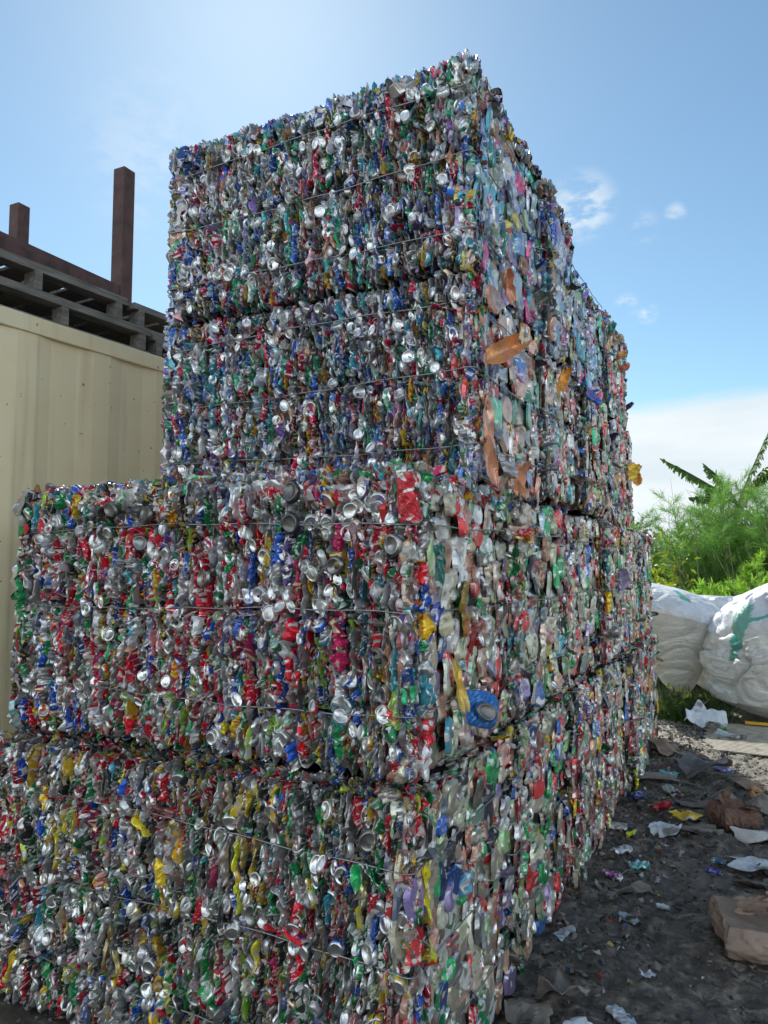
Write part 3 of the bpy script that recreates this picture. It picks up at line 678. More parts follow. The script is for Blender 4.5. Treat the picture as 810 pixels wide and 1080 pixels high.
lit_can(-.64,4.27,-60,(.07,.11,.05),(.05,.35,.33),(.6,.65,.7),'teal and silver crushed can on the dirt',62,.1)
lit_can(-.735,4.04,70,(.05,.10,.04),(.30,.06,.22),(.6,.6,.7),'small purple crushed can touching the bales',63)
lit_can(-.585,3.60,60,(.06,.105,.035),AL,(.1,.35,.35),'silver crushed can alone in the middle of the bare dirt',64,.5)
lit_can(-.49,2.80,50,(.06,.11,.03),AL,(.05,.08,.3),'blue-edged flattened can nearest the camera',65,.3)
lit_can(-.67,6.09,75,(.09,.14,.06),(.10,.42,.45),(.5,.6,.65),'pale turquoise crushed can beside the bales',66)
lit_can(-.80,5.45,20,(.08,.13,.06),(.04,.06,.30),(.5,.5,.4),'dark blue crushed can against the foot of the bales',67)
lit_can(-.25,4.55,60,(.05,.09,.035),(.05,.18,.35),AL,'small blue crushed can between the paper sheets',68)
lit_can(-.27,4.38,70,(.04,.08,.03),(.03,.05,.45),(.3,.3,.7),'small deep blue crushed can, the one nearer the camera of two',69)
lit_can(-.06,5.85,40,(.08,.13,.05),(.60,.24,.05),(.5,.4,.3),'orange crushed can at the right edge of the shade',70)
lit_can(-.30,6.45,90,(.07,.13,.05),(.12,.10,.30),(.6,.6,.7),'dark purple can at the edge of the sunlight',71)
lit_can(-.83,4.75,95,(.08,.12,.05),(.45,.40,.32),(.3,.3,.3),'dull tan crushed can at the foot of the bales',72)
lit_can(-.62,5.72,25,(.09,.14,.05),(.55,.55,.52),(.3,.4,.3),'pale crushed can lying among grey scraps',73,.5)
lit_can(-.815,3.30,-20,(.06,.12,.03),AL,(.2,.2,.25),'bent silver can beside the near bale corner',74,.5)
sheet('white_paper',-.57,4.86,30,.20,.17,M_paper,'crumpled pale blue white paper beside the yellow foil','paper',81,.05)
sheet('yellow_foil',-.47,5.10,10,.17,.14,M_yellow,'yellow printed foil scrap behind the white paper','foil wrapper',82,.06)
sheet('red_foil',-.63,5.22,-40,.10,.14,M_redm,'red foil scrap near the bale foot','foil wrapper',83,.06)
sheet('torn_paper',-.07,4.50,5,.26,.18,M_paper,'large torn white paper sheet at the right edge','paper',84,.05)
sheet('torn_paper',-.44,3.10,40,.055,.05,M_paper,'tiny white paper flake near the camera','paper',85,.02)
sheet('paper_strip',-.62,3.92,-50,.05,.20,M_card_grey,'grey curled paper strip between two silver cans','paper',86,.05)
sheet('grey_cardboard',-.36,5.42,-8,.40,.16,M_card_grey,'flat grey cardboard strip behind the yellow foil','cardboard',87,.04,.1)
sheet('grey_cardboard',-.40,4.95,20,.30,.16,M_card_grey,'soggy grey cardboard in front of the brown carton','cardboard',88,.05,.15)
sheet('grey_cardboard',-.05,4.28,-15,.22,.10,M_card_grey,'thin grey cardboard scrap below the large white paper','cardboard',89,.04,.2)
sheet('grey_cardboard',-.74,5.95,15,.35,.14,M_card_grey,'long grey cardboard strip by the bale foot in the shade','cardboard',90,.05,.1)
sheet('brown_cardboard',-.84,6.75,60,.30,.34,M_card,'folded brown cardboard leaning at the far bale','cardboard',91,.12,.5)
sheet('grey_cardboard',-.70,2.78,30,.17,.20,M_card_grey,'grey cardboard wedge at the near bale corner','cardboard',92,.10,.5)
sheet('grey_cardboard',-.77,2.62,-20,.16,.14,M_card_grey,'pale cardboard flake right under the near bale','cardboard',93,.09,.4)
sheet('grey_cardboard',-.60,2.62,70,.10,.10,M_paper,'whitish flake beside the cardboard wedge','paper',94,.03,.3)
sheet('white_cardboard',-.02,4.98,-4,.34,.15,simple('white_faced_board',(.55,.54,.52),.7,0,9,.2,.4,.003,((.25,.22,.2),6,.6)),'white-faced cardboard panel by the brown carton','cardboard',95,.06,.35)
sheet('plastic_film',-.52,7.85,15,.34,.30,M_paper,'white crumpled plastic film in the sunlight before the sacks','plastic film',96,.30,.6)
sheet('plastic_film',-.30,7.60,-30,.30,.12,M_paper,'flat white plastic film next to the pale board','plastic film',97,.08,.2)
sheet('green_wrapper',-.36,7.82,30,.10,.10,simple('green_print',(.12,.50,.05),.4),'bright green wrapper against the white film','wrapper',98,.08,.4)
sheet('turquoise_wrapper',-.20,7.58,0,.14,.06,simple('turquoise_print',(.08,.35,.38),.4),'turquoise wrapper at the end of the film','wrapper',99,.04,.3)
sheet('orange_cardboard',-.05,5.70,35,.13,.13,simple('orange_card',(.42,.22,.10),.8,0,12,.3),'orange brown cardboard bit at the right edge','cardboard',100,.07,.4)
sheet('tan_cardboard',-.12,5.95,-15,.22,.16,M_card,'tan cardboard piece lying at the shade edge','cardboard',101,.05,.2)
sheet('lime_foil',-.74,4.70,-20,.035,.10,simple('lime_print',(.45,.5,.03),.4),'lime yellow strip at the foot of the bales','foil wrapper',102,.03,.5)
sheet('grey_film',-.42,6.2,10,.34,.22,simple('smoky_film',(.10,.10,.105),.3,0,12,.4,.8,.006),'dark crumpled film lying in the shade','plastic film',103,.12,.3)
sheet('grey_film',-.10,5.35,40,.28,.20,M_card_grey,'grey crumpled scrap behind the brown carton','cardboard',104,.10,.4)
sheet('torn_paper',-.46,3.80,20,.06,.05,M_paper,'small white paper chip between the cans and big carton','paper',105,.02,.3)
sheet('torn_paper',-.55,4.62,10,.05,.035,M_paper,'small pale chip in front of the white paper','paper',106,.02,.3)
# twigs
for i,(x,y,a,l) in enumerate([(-.30,5.75,70,.3),(-.5,5.9,-30,.25),(-.68,4.15,60,.12),(-.33,3.75,35,.14),(-.2,6.3,10,.3)]):
    mb=MB(); c,s_=math.cos(R(a)),math.sin(R(a)); z=float(gz(x,y))
    mb.tube([(x-c*l/2,y-s_*l/2,z+.012),(x,y+.01,z+.022),(x+c*l/2,y+s_*l/2,z+.012)],[.003,.004,.002],6)
    tag(mb.build('twig',M_wood,None,True),['thin pale twig across the dark film','short twig left of the dark film','splinter by the purple can','splinter left of the big carton','long thin stick at the shade edge'][i],'twig',GL)

# big crushed brown carton
def carton(name,loc,rot,d,seed,label,crush=.5,mat=None):
    """a flattened, sagging carton: closed body with a caved-in top, torn flaps standing on it"""
    root=tag(empty(name,(loc[0],loc[1],float(gz(loc[0],loc[1]))-.004),R(rot)),label,'carton',GL)
    bm=bmesh.new(); bmesh.ops.create_cube(bm,size=1); bmesh.ops.subdivide_edges(bm,edges=bm.edges,cuts=26,use_grid_fill=True)
    for v in bm.verts:
        p=v.co.copy(); h=p.z+.5
        top=max(0,(h-.55)/.45)
        q=Vector((p.x*d[0],p.y*d[1],h*d[2]))
        q.x+=.05*crush*math.sin(h*3)*p.x; q.y-=d[1]*.22*crush*(math.sin(h*PI))*(.7+.3*math.sin(p.x*5+seed)) if p.y<0 else 0
        q.z-=d[2]*.30*crush*top*(p.x+.5)*(.6+.4*math.sin(p.y*4+seed))
        if h>.98: q.z-=d[2]*.45*crush*math.exp(-((p.x*2.2)**2+(p.y*2.4)**2))
        s_=Vector((p.x*3.0+seed,p.y*2.6,h*1.3+p.x*1.5)); cr=(1-2*abs(mnoise.noise(s_)))*.6+(1-2*abs(mnoise.noise(s_*2.3)))*.4+(1-2*abs(mnoise.noise(s_*5.1)))*.16
        q+=Vector((p.x,p.y,p.z*.4)).normalized()*(cr-.4)*.026*crush
        q.z=max(q.z,.001); v.co=q
    me=bpy.data.meshes.new('carton_body'); bm.to_mesh(me); bm.free(); link('carton_body',me,mat or M_card,root)
    for i,(fx,fy,w_,l_,rx,rz_) in enumerate([(-d[0]*.25,d[1]*.1,d[0]*.35,.07,60,20),(-d[0]*.05,d[1]*.2,d[0]*.22,.09,75,-15),(d[0]*.30,-d[1]*.25,d[0]*.55,.11,12,180)]):
        V,F,uv=flap_mesh(w_,l_,seed+i,.10); V[:,1]+=l_/2
        M_=Matrix.Translation((fx,fy,d[2]*(.88 if i<2 else .80)))@Matrix.Rotation(R(rz_),4,'Z')@Matrix.Rotation(R(rx),4,'X')
        V=np.array([tuple(M_@Vector(v)) for v in V]); link('carton_flap',mesh_np('carton_flap',V,F),mat or M_card,root)
    return root
carton('brown_carton',(.07,3.66),14,(.52,.27,.135),5,'big crushed brown cardboard carton on the dirt, torn flaps on top',1.25)
carton('brown_carton',(-.20,5.17),40,(.20,.14,.15),9,'small dark brown carton standing by the white panel',1.1,simple('dark_brown_card',(.15,.085,.06),.8,0,9,.3,.5,.004))
# pale corrugated board in the sun
mb=MB()
for k in range(46):
    y=7.05+k*.026; mb.box((.25+.02*math.sin(k),y,.012+.004*(k%2)),(1.5,.024,.012),Matrix.Rotation(R(-2),3,'Z'))
tag(mb.build('corrugated_board',simple('dusty_pale_board',(.40,.37,.30),.85,0,12,.3,.6,.004,((.15,.12,.09),5,.62))),'pale ribbed board lying flat in the sun before the sacks','board')
mb=MB(); mb.box((-.08,8.22,.05),(.20,.05,.025),Matrix.Rotation(R(3),3,'Z')); tag(mb.build('yellow_batten',simple('yellow_paint',(.62,.36,.03),.6),None,False,.004),'short yellow batten lying against the big sack','batten')

# ------------------------------------------------------------------ container
def place_dir(o,ang): o.rotation_euler=(0,0,ang)
CA=R(-3.2)   # long side runs along local +Y, turned slightly
cont=tag(empty('shipping_container',(-3.33,2.29,0),CA),'cream corrugated steel shipping container behind the bales','shipping container')
H=2.9; y0,y1=-2.35,3.70
def corr(x,ya,yb,za,zb,axis_y=True,inv=1):
    prof=[]; p=ya; k=0
    seg=[(.072,0),(.068,1),(.070,1),(.068,0)]
    dv=0
    while p<yb:
        prof.append((p,0)); prof.append((min(p+.11,yb),0)); prof.append((min(p+.20,yb),-.016)); prof.append((min(p+.36,yb),-.016)); p+=.46
    prof.append((yb,0)); return prof
mb=MB(); pr=corr(0,y0+.16,y1-.16,.16,H-.11)
b=len(mb.v)
for (yy_,dx) in pr: mb.v.append((-.012+dx,yy_,.15)); mb.v.append((-.012+dx,yy_,H-.06))
for i in range(len(pr)-1):
    if pr[i+1][0]-pr[i][0]>1e-5: mb.f.append((b+2*i,b+2*i+2,b+2*i+3,b+2*i+1))
mb.build('side_panel',M_cream,cont)
mb=MB(); mb.box((-.035,(y0+y1)/2,H-.045),(.07,y1-y0-.32,.09)); mb.build('top_rail',M_cream,cont,False,.006)
mb=MB(); mb.box((-.035,(y0+y1)/2,.08),(.07,y1-y0-.32,.16)); mb.build('bottom_rail',M_cream,cont,False,.006)
for yy_ in (y0+.08,y1-.08):
    for xx_ in (-.08,-2.36):
        mb=MB(); mb.box((xx_,yy_,H/2),(.16,.16,H)); o=mb.build('corner_post',M_cream,cont,False,.008)
mb=MB(); mb.box((-1.22,(y0+y1)/2,H-.03),(2.26,y1-y0-.32,.03)); mb.build('roof',M_cream,cont)
mb=MB(); 
for k in range(24): mb.box((-.17-(k*.0915),y1-.06-(.02*(k%2)),H/2),(.089,.03,H-.2))
mb.build('end_panel',M_cream,cont)
mb=MB(); mb.box((-2.42,(y0+y1)/2,H/2),(.03,y1-y0-.32,H-.2)); mb.box((-1.22,y0+.06,H/2),(2.2,.03,H-.2)); mb.build('back_panel',M_cream,cont)

# pallets on the roof
def pallet(x,y,z,rz,label,L=1.2,Wd=1.0,blocks=(0,.5,1),hh=.165):
    root=tag(empty('wooden_pallet',(x,y,z),rz),label,'pallet','pallets stacked on the container roof')
    for k in range(7):
        mb=MB(); mb.box((-Wd/2,.05+k*(L-.1)/6,hh-.011),(Wd-.10,.150,.020),None,.003); mb.build('deck_board',M_wood,root,False,.002)
    for k in range(3):
        xx=-.05-k*(Wd-.1)/2
        mb=MB(); mb.box((xx,L/2,hh-.022),(.095,L-.004,.042),None,.003); mb.build('stringer_board',M_wood,root,False,.002)
        mb=MB(); mb.box((xx,L/2,.011),(.098,L,.020),None,.003); mb.build('base_board',M_wood,root,False,.002)
        for bl in blocks:
            mb=MB(); mb.box((xx,.06+bl*(L-.12),hh/2-.010),(.092,.048,hh-.064),None,.002); mb.build('block',M_wood,root,False,.003)
    return root
def cpos(dx,dy):   # container space to world
    m=Matrix.Rotation(CA,4,'Z'); v=m@Vector((dx,dy,0)); return v.x-3.33,v.y+2.29
PL=[(-.06,-1.42,0,'lowest pallet at the left edge on the container roof'),(-.05,-.19,0,'lowest pallet right behind the tall rusty post'),(-.08,1.05,0,'lowest pallet nearest the bales on the container roof'),
    (-.12,-1.55,1,'second-layer pallet at the left edge'),(-.10,-.32,1,'second-layer pallet directly under the rusty frame'),(-.11,.93,1,'second-layer pallet nearest the bales')]
PL+=[(-1.12,-1.42,0,'lowest pallet of the rear row, left end'),(-1.10,-.19,0,'lowest pallet of the rear row, behind the tall post'),(-1.13,1.05,0,'lowest pallet of the rear row, bale end'),
     (-1.16,-1.5,1,'upper pallet of the rear row, left end'),(-1.15,-.28,1,'upper pallet of the rear row, behind the tall post'),(-1.14,.96,1,'upper pallet of the rear row, bale end')]
for dx,dy,lv,lab in PL:
    x,y=cpos(dx,dy); pallet(x,y,H+.004+lv*.168,CA+R(.6*(lv)),lab,1.2)
x,y=cpos(-.62,.05); pallet(x,y,H+.004+.336,CA-R(2),'topmost loose pallet lying inside the rusty frame',1.35,1.0,hh=.115)

# rusty steel frame
rack=tag(empty('rusty_steel_rack',(-3.765,3.46,H+.30),R(1.5)),'dark rusty steel frame with upright posts on the pallets','steel rack')
PH=.115
def post(lx,ly,h0,h1):
    mb=MB(); mb.box((lx,ly,(h0+h1)/2),(.10,.10,h1-h0)); mb.build('post',M_rust,rack,False,.006)
post(0,0,.04,1.09); post(-1.04,.0,.04,1.07); post(0,-1.75,.04,1.09); post(-1.04,-1.75,.04,1.07)
for (c,d) in (((0,-.875,.215),(.08,1.65,.10)),((-1.04,-.875,.215),(.08,1.65,.10)),((-.52,0,.215),(.94,.08,.10)),((-.52,-1.75,.215),(.94,.08,.10))):
    mb=MB(); mb.box(c,d); mb.build('beam',M_rust,rack,False,.006)

# ------------------------------------------------------------------ sacks
def sack_mat():
    g=NT('white_woven_sack'); c=g.n('ShaderNodeAttribute',attribute_name='ca'); tc=g.n('ShaderNodeTexCoord')
    n=g.n('ShaderNodeTexNoise'); n.inputs['Scale'].default_value=5; n.inputs['Detail'].default_value=7; g.l(tc,'Object',n,'Vector')
    k=g.ramp(n,'Fac',[(.45,0.),(.8,.6)]); col=g.mix((k,0),(c,'Color'),(.42,.38,.32)); g.set('Base Color',col); g.set('Roughness',.45)
    w=g.n('ShaderNodeTexNoise'); w.inputs['Scale'].default_value=15; w.inputs['Detail'].default_value=6; w.inputs['Distortion'].default_value=1.6; g.l(tc,'Object',w,'Vector'); g.bump(w,'Fac',.6,.022)
    t=g.n('ShaderNodeBsdfTranslucent'); g.t.links.new(col[0].outputs[2],t.inputs['Color']); m=g.n('ShaderNodeMixShader'); m.inputs[0].default_value=.22
    g.l(g.b,'BSDF',m,1); g.l(t,'BSDF',m,2); g.l(m,'Shader',g.out,'Surface'); return g.m
M_sack=sack_mat()
def sack(name,loc,fn,label,seed,stripes=(),rz=0.,nt=260,nh=190,wr=.03,group='big white bulk sacks'):
    root=tag(empty(name,loc,rz),label,'bulk sack',group)
    V=[];A=[];r=np.random.default_rng(seed)
    for j in range(nh):
        t=j/(nh-1)
        for i in range(nt):
            a=2*PI*i/nt; p=Vector(fn(a,t))
            wv=Vector((mnoise.noise(p*1.7+Vector((seed,0,0))),mnoise.noise(p*1.7+Vector((0,seed,9))),mnoise.noise(p*1.7+Vector((5,0,seed)))))
            q=Vector((p.x*1.1,p.y*1.1,p.z*1.9+seed))+wv*1.5
            f=0
            for o_,am in ((1,1.),(2.2,.40),(4.6,.14),(9.5,.04)):
                n_=abs(mnoise.noise(q*o_+Vector((seed*3+o_,0,0)))); f+=am*(1-min(1,n_*3.2))**1.5
            # drawn-in vertical pleats towards the tied top
            f+=.6*max(0,t-.55)*math.sin(a*17+4*wv.x)
            d=Vector((math.cos(a),math.sin(a),.25)); env=min(1,4*t+.2)*min(1,5*(1-t)+.1)
            p=p-d*(f-.5)*wr*env+d*wv.x*wr*1.5*env; p.z=max(p.z,.0); V.append(tuple(p))
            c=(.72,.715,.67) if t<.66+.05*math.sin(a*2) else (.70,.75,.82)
            for (a0,w_,t0,t1) in stripes:
                da=abs((a-a0+PI)%(2*PI)-PI)
                if da<w_*(1+.3*math.sin(t*20)) and t0+.01*math.sin(a*9)<t<t1+.01*math.sin(a*7): c=(.10,.42,.33)
            A.append((*c,1))
    F=[]
    for j in range(nh-1):
        for i in range(nt): i2=(i+1)%nt; F.append((j*nt+i,j*nt+i2,(j+1)*nt+i2,(j+1)*nt+i))
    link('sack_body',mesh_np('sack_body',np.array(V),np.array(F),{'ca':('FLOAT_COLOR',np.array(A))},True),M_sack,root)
    return root
def sq(a,p=.75):
    c,s_=math.cos(a),math.sin(a); return math.copysign(abs(c)**p,c),math.copysign(abs(s_)**p,s_)
def f1(a,t):   # narrow foot, sloping shoulder
    c,s_=sq(a,.85); r=.02+.64*(t/.62)**.75 if t<.62 else .66*math.cos((t-.62)/.38*PI/2)**.62
    z=.06+1.0*min(t/.62,1) if t<.62 else 1.06+.28*math.sin((t-.62)/.38*PI/2)
    x=c*r; z+= (-.22*x if t>.3 else -.22*x*t/.3); return (x+.22*(1-t)**2,s_*r*.9,z)
sack('bulk_sack',(-1.06,9.15,0.04),f1,'white bulk sack with blue-white sunlit top, close beside the far bale',3,((-1.0,.14,.80,.93),(-2.0,.2,.88,.95)))
def f2(a,t):
    c,s_=sq(a,.8); r=.80*min(1,(t*7)**.45)*(1+.10*math.sin(t*PI)) if t<.62 else .82*math.cos((t-.62)/.38*PI/2)**.7
    z=1.02*(t/.62)**1.05 if t<.62 else 1.02+.50*math.sin((t-.62)/.38*PI/2)
    x=c*r; 
    if t>.25: z+=.34*x*min(1,(t-.25)/.35)
    return (x,s_*r*.85,z)
sack('bulk_sack',(.33,8.85,0.0),f2,'largest white bulk sack at the right edge, green band down its side, bulging bottom',7,((-2.25,.12,.50,.80),(-1.6,.5,.70,.735),(-.9,.06,.6,.9)),wr=.07)
def f3(a,t):
    c,s_=sq(a,.9); r=.38*min(1,(t*6)**.5) if t<.6 else .38*math.cos((t-.6)/.4*PI/2)**.5
    return (c*r,s_*r,1.18*min(1,t/.85)+.05*math.sin(a*3)*t)
sack('bulk_sack',(-.42,10.0,0),f3,'slumped greenish-white sack top showing between the two big sacks',12,((-1.5,.5,.6,.75),(-2.6,.3,.7,.9)),wr=.06)

# ------------------------------------------------------------------ vegetation
def leaf_mat(name,base,trans=.35):
    g=NT(name); tc=g.n('ShaderNodeTexCoord'); n=g.n('ShaderNodeTexNoise'); n.inputs['Scale'].default_value=1.7; n.inputs['Detail'].default_value=6; g.l(tc,'Object',n,'Vector')
    r=g.ramp(n,'Fac',[(.3,tuple(c*.6 for c in base)),(.7,tuple(min(1,c*1.5) for c in base))]); g.set('Base Color',(r,0)); g.set('Roughness',.5)
    t=g.n('ShaderNodeBsdfTranslucent'); g.l(r,0,t,'Color'); m=g.n('ShaderNodeMixShader'); m.inputs[0].default_value=trans
    g.l(g.b,'BSDF',m,1); g.l(t,'BSDF',m,2); g.l(m,'Shader',g.out,'Surface'); return g.m
ML_feath=leaf_mat('feathery_green',(.16,.33,.06),.55); ML_bright=leaf_mat('bright_feathery_green',(.30,.52,.06),.55); ML_dark=leaf_mat('dark_leaf_green',(.05,.12,.03))
ML_yel=leaf_mat('yellow_green_leaf',(.30,.36,.02)); ML_ban=leaf_mat('banana_leaf_green',(.10,.20,.04),.5); M_stem=simple('dry_pale_stem',(.24,.21,.13),.8)
M_gstem=simple('green_stem',(.10,.13,.05),.7)
def strands(P,D,L,Wd,droop=0.):
    """thin two-segment leaf blades at P along D"""
    n=len(P); S_=norm(np.cross(D,rng.normal(size=(n,3)))); L=L[:,None]; Wd=Wd[:,None]
    mid=P+D*L*.5; tip=P+D*L+np.array([0,0,-1.])*L*droop
    V=np.stack([P-S_*Wd*.3,P+S_*Wd*.3,mid+S_*Wd*.5,mid-S_*Wd*.5,tip+S_*Wd*.12,tip-S_*Wd*.12],1).reshape(-1,3)
    b=np.arange(n)*6; F=np.concatenate([np.stack([b,b+1,b+2,b+3],-1),np.stack([b+3,b+2,b+4,b+5],-1)]); return V,F
def feather_plant(name,x,y,h,spread,mat,label,cat,seed,stems=16,br_=9,ns=34,sl=.11,sw=.007,group='feathery plants behind the sacks',start=.3):
    r=np.random.default_rng(seed); root=tag(empty(name,(x,y,-.02)),label,cat,group); mb=MB(); PP=[];DD=[]
    for s_ in range(stems):
        a=r.uniform(0,2*PI); le=r.uniform(.0,1)**.6*spread; hh=h*r.uniform(.62,1.02)*(1-.25*(le/spread))
        pts=[]
        for k in range(7):
            t=k/6; pts.append(Vector((math.cos(a)*(.12+le*t**1.5),math.sin(a)*(.12+le*t**1.5),hh*t*(1-.06*t*le))))
        mb.tube(pts,[.012*(1-.8*k/6) for k in range(7)],5,False)
        for b_ in range(br_):
            t=start+(1-start)*(b_+r.random())/br_; k=min(5,int(t*6)); p=pts[k].lerp(pts[k+1],t*6-k)
            an=r.uniform(0,2*PI); bl=(.18+.34*(1-t))*h/2.6*r.uniform(.7,1.3); el=r.uniform(.3,1.0)
            d=Vector((math.cos(an)*math.cos(el),math.sin(an)*math.cos(el),math.sin(el))); e=p+d*bl
            mb.tube([p,p+d*bl*.5+Vector((0,0,.01)),e],[.004,.003,.0015],3,False)
            tt=r.uniform(.1,1.05,ns)[:,None]; P=np.array(p)+np.array(d)*bl*tt+r.normal(0,.014,(ns,3)); D=norm(np.array(d)*.9+r.normal(0,.6,(ns,3))+np.array([0,0,.25])); PP.append(P);DD.append(D)
    P=np.concatenate(PP);D=np.concatenate(DD); n=len(P); V,F=strands(P,D,r.uniform(.6,1.3,n)*sl,r.uniform(.7,1.4,n)*sw,.12)
    link('foliage',mesh_np('foliage',V,F),mat,root); mb.build('stem',M_gstem,root)
    return root
def leafy(name,x,y,h,spread,mat,label,cat,seed,n=1500,ll=.09,lw=.045,group='shrubs behind the sacks',clumps=26):
    r=np.random.default_rng(seed); root=tag(empty(name,(x,y,-.02)),label,cat,group); mb=MB(); PP=[]
    for c in range(clumps):
        a=r.uniform(0,2*PI); q=r.random()**.5*spread; zt=h*(.25+.75*r.random()**.7)*(1-.35*(q/spread)**2); tip=Vector((math.cos(a)*q,math.sin(a)*q,zt))
        mb.tube([(tip.x*.1,tip.y*.1,0),(tip.x*.55,tip.y*.55,zt*.6),tip],[.016,.010,.004],5,False)
        m=n//clumps; t=r.uniform(.45,1.05,(m,1)); base=np.array([tip.x*.45,tip.y*.45,zt*.5]); PP.append(base+(np.array(tip)-base)*((t-.45)/.55)+r.normal(0,.07+.05*h/2,(m,3)))
    P=np.concatenate(PP); m=len(P); D=norm(r.normal(size=(m,3))+np.array([0,0,.2])); V,F=strands(P,D,r.uniform(.6,1.3,m)*ll,r.uniform(.7,1.3,m)*lw,.25)
    link('foliage',mesh_np('foliage',V,F),mat,root); mb.build('stem',M_stem,root); return root
# dark backing trees further off
for i,(x,y,h,lab) in enumerate([(-3.4,17.5,3.4,'dark shrub far left behind the bale stack'),(-1.6,17.2,3.1,'dark shrub behind the yellow-leaved plant'),(.1,17.0,3.3,'dark shrub under the banana leaves'),(1.9,17.4,3.6,'dark shrub at the right behind the feathery plants'),(3.9,18,3.6,'dark shrub farthest right'),(-5.8,18,3.4,'dark shrub behind the container side')]):
    leafy('dark_shrub',x,y,h*.92,1.5,ML_dark,lab,'shrub',500+i,5200,.13,.05,clumps=60)
FE=[(-2.6,13.2,2.7,ML_feath,'feathery tall plant half hidden by the far bales'),(-1.45,13.8,2.75,ML_feath,'feathery tall plant at the left, beside the bale edge'),(-.75,13.0,2.75,ML_feath,'feathery tall plant just left of the banana stems'),(.0,13.5,2.95,ML_feath,'feathery tall plant in front of the banana stems'),
    (.75,13.2,2.9,ML_feath,'feathery tall plant at the right edge'),(1.7,13.6,3.0,ML_feath,'feathery tall plant beyond the right edge'),(2.8,14,3,ML_feath,'feathery tall plant second beyond the right edge'),(-.45,14.3,3.0,ML_feath,'feathery plant standing deeper behind the others')]
for i,(x,y,h,m,lab) in enumerate(FE): feather_plant('fennel_plant',x,y,h*1.16,.75,m,lab,'feathery plant',600+i,24,12,70,.17,.0055,start=.28)
for i,(x,y,h,lab) in enumerate([(-.05,11.4,1.95,'low bright green feathery plant right behind the largest sack'),(.6,11.6,2.1,'low bright green feathery plant at the right edge'),(-.75,11.2,1.45,'low bright green plant between the two big sacks'),(1.5,11.7,2.0,'low bright green feathery plant beyond the largest sack'),(-1.3,11.3,1.5,'low bright green plant above the left sack')]):
    feather_plant('fennel_seedling',x,y,h,.55,ML_bright,lab,'feathery plant',700+i,20,12,60,.11,.009,'bright feathery plants behind the sacks',.2)
leafy('yellow_leaved_shrub',-1.62,11.2,1.95,.42,ML_yel,'yellow-green leafy shrub against the far bale edge','shrub',801,1500,.10,.045,clumps=18)
leafy('yellow_leaved_shrub',-1.15,12.2,2.15,.4,ML_yel,'sparser yellow-green shrub right of the leafier one','shrub',802,500,.10,.04,clumps=12)
# dry stalks
mb=MB(); r_=np.random.default_rng(4)
root=tag(empty('dry_stalks',(0,0,0)),'bare pale dry stalks leaning in front of the dark shrubs','dead plant')
for k in range(34):
    x=r_.uniform(-1.0,1.2); y=r_.uniform(12.0,12.6); l=r_.uniform(1.0,2.4); lean=r_.normal(-.15,.28)
    mb.tube([(x,y,.2),(x+lean*l*.5,y,.2+l*.5),(x+lean*l*1.1,y+.1,.2+l)],[.012,.009,.004],5)
for k in range(10):
    x=r_.uniform(-1.2,.9); l=r_.uniform(2.6,3.1); mb.tube([(x,13,.3),(x+r_.normal(0,.15),13,.3+l*.6),(x+r_.normal(0,.3),13,l)],[.010,.007,.002],4)
mb.build('stalk',M_stem,root)
# banana
def banana(x,y,h,fr,label,seed):
    root=tag(empty('banana_plant',(x,y,0)),label,'banana plant','banana plants'); r=np.random.default_rng(seed)
    mb=MB(); mb.tube([(0,0,0),(.03,0,h*.5),(.0,0,h)],[.11,.09,.06],10); mb.build('trunk',M_gstem,root,True)
    for (ax,ay,L,rise,drp) in fr:
        d=Vector((ax,ay,0)).normalized(); pts=[]
        for k in range(15):
            t=k/14; pts.append(Vector((0,0,h))+d*(L*t*math.cos(rise)*(1))+Vector((0,0,L*t*math.sin(rise)-drp*L*t*t)))
        lb=MB(); lb.tube(pts,[.022*(1-.85*k/14) for k in range(15)],6,False)
        side=d.cross(Vector((0,0,1)))
        for k in range(120):
            t=.16+.84*r.random(); i=min(13,int(t*14)); p=pts[i].lerp(pts[i+1],t*14-i); tang=(pts[i+1]-pts[i]).normalized()
            s_=r.choice([-1,1]); w=.22*math.sin(min(1,(t-.1)*1.15)*PI)**.6*r.uniform(.5,1.05)+.03
            dd=(side*s_*.85+tang*.45+Vector((0,0,-.8+r.normal(0,.35)))).normalized()
            wd=r.uniform(.03,.075); e=p+dd*w; m_=p+dd*w*.5+Vector((0,0,.02))
            lb.face([p-tang*wd/2,p+tang*wd/2,m_+tang*wd/2,m_-tang*wd/2]); lb.face([m_-tang*wd/2,m_+tang*wd/2,e+tang*wd*.15,e-tang*wd*.25])
        lb.build('frond',ML_ban,root)
    return root
banana(-.32,15,2.75,[(-1,.1,1.75,R(40),.10),(.50,.1,1.55,R(68),.05),(.9,.25,1.15,R(52),.12),(-.7,.2,1.25,R(62),.25),(.35,-.1,1.45,R(60),.35),(-.5,-.4,1.0,R(48),.5),(-.8,-.3,.95,R(25),.3)],'banana plant with tattered leaves rising above the green thicket',1)
banana(1.75,15.4,2.6,[(-.9,.1,1.45,R(45),.15),(1,.2,1.6,R(50),.2),(.1,-1,1.4,R(50),.3),(-.3,.9,1.3,R(60),.2),(-1,-.3,1.3,R(25),.3)],'banana plant at the right edge, only leaf tips in view',2)
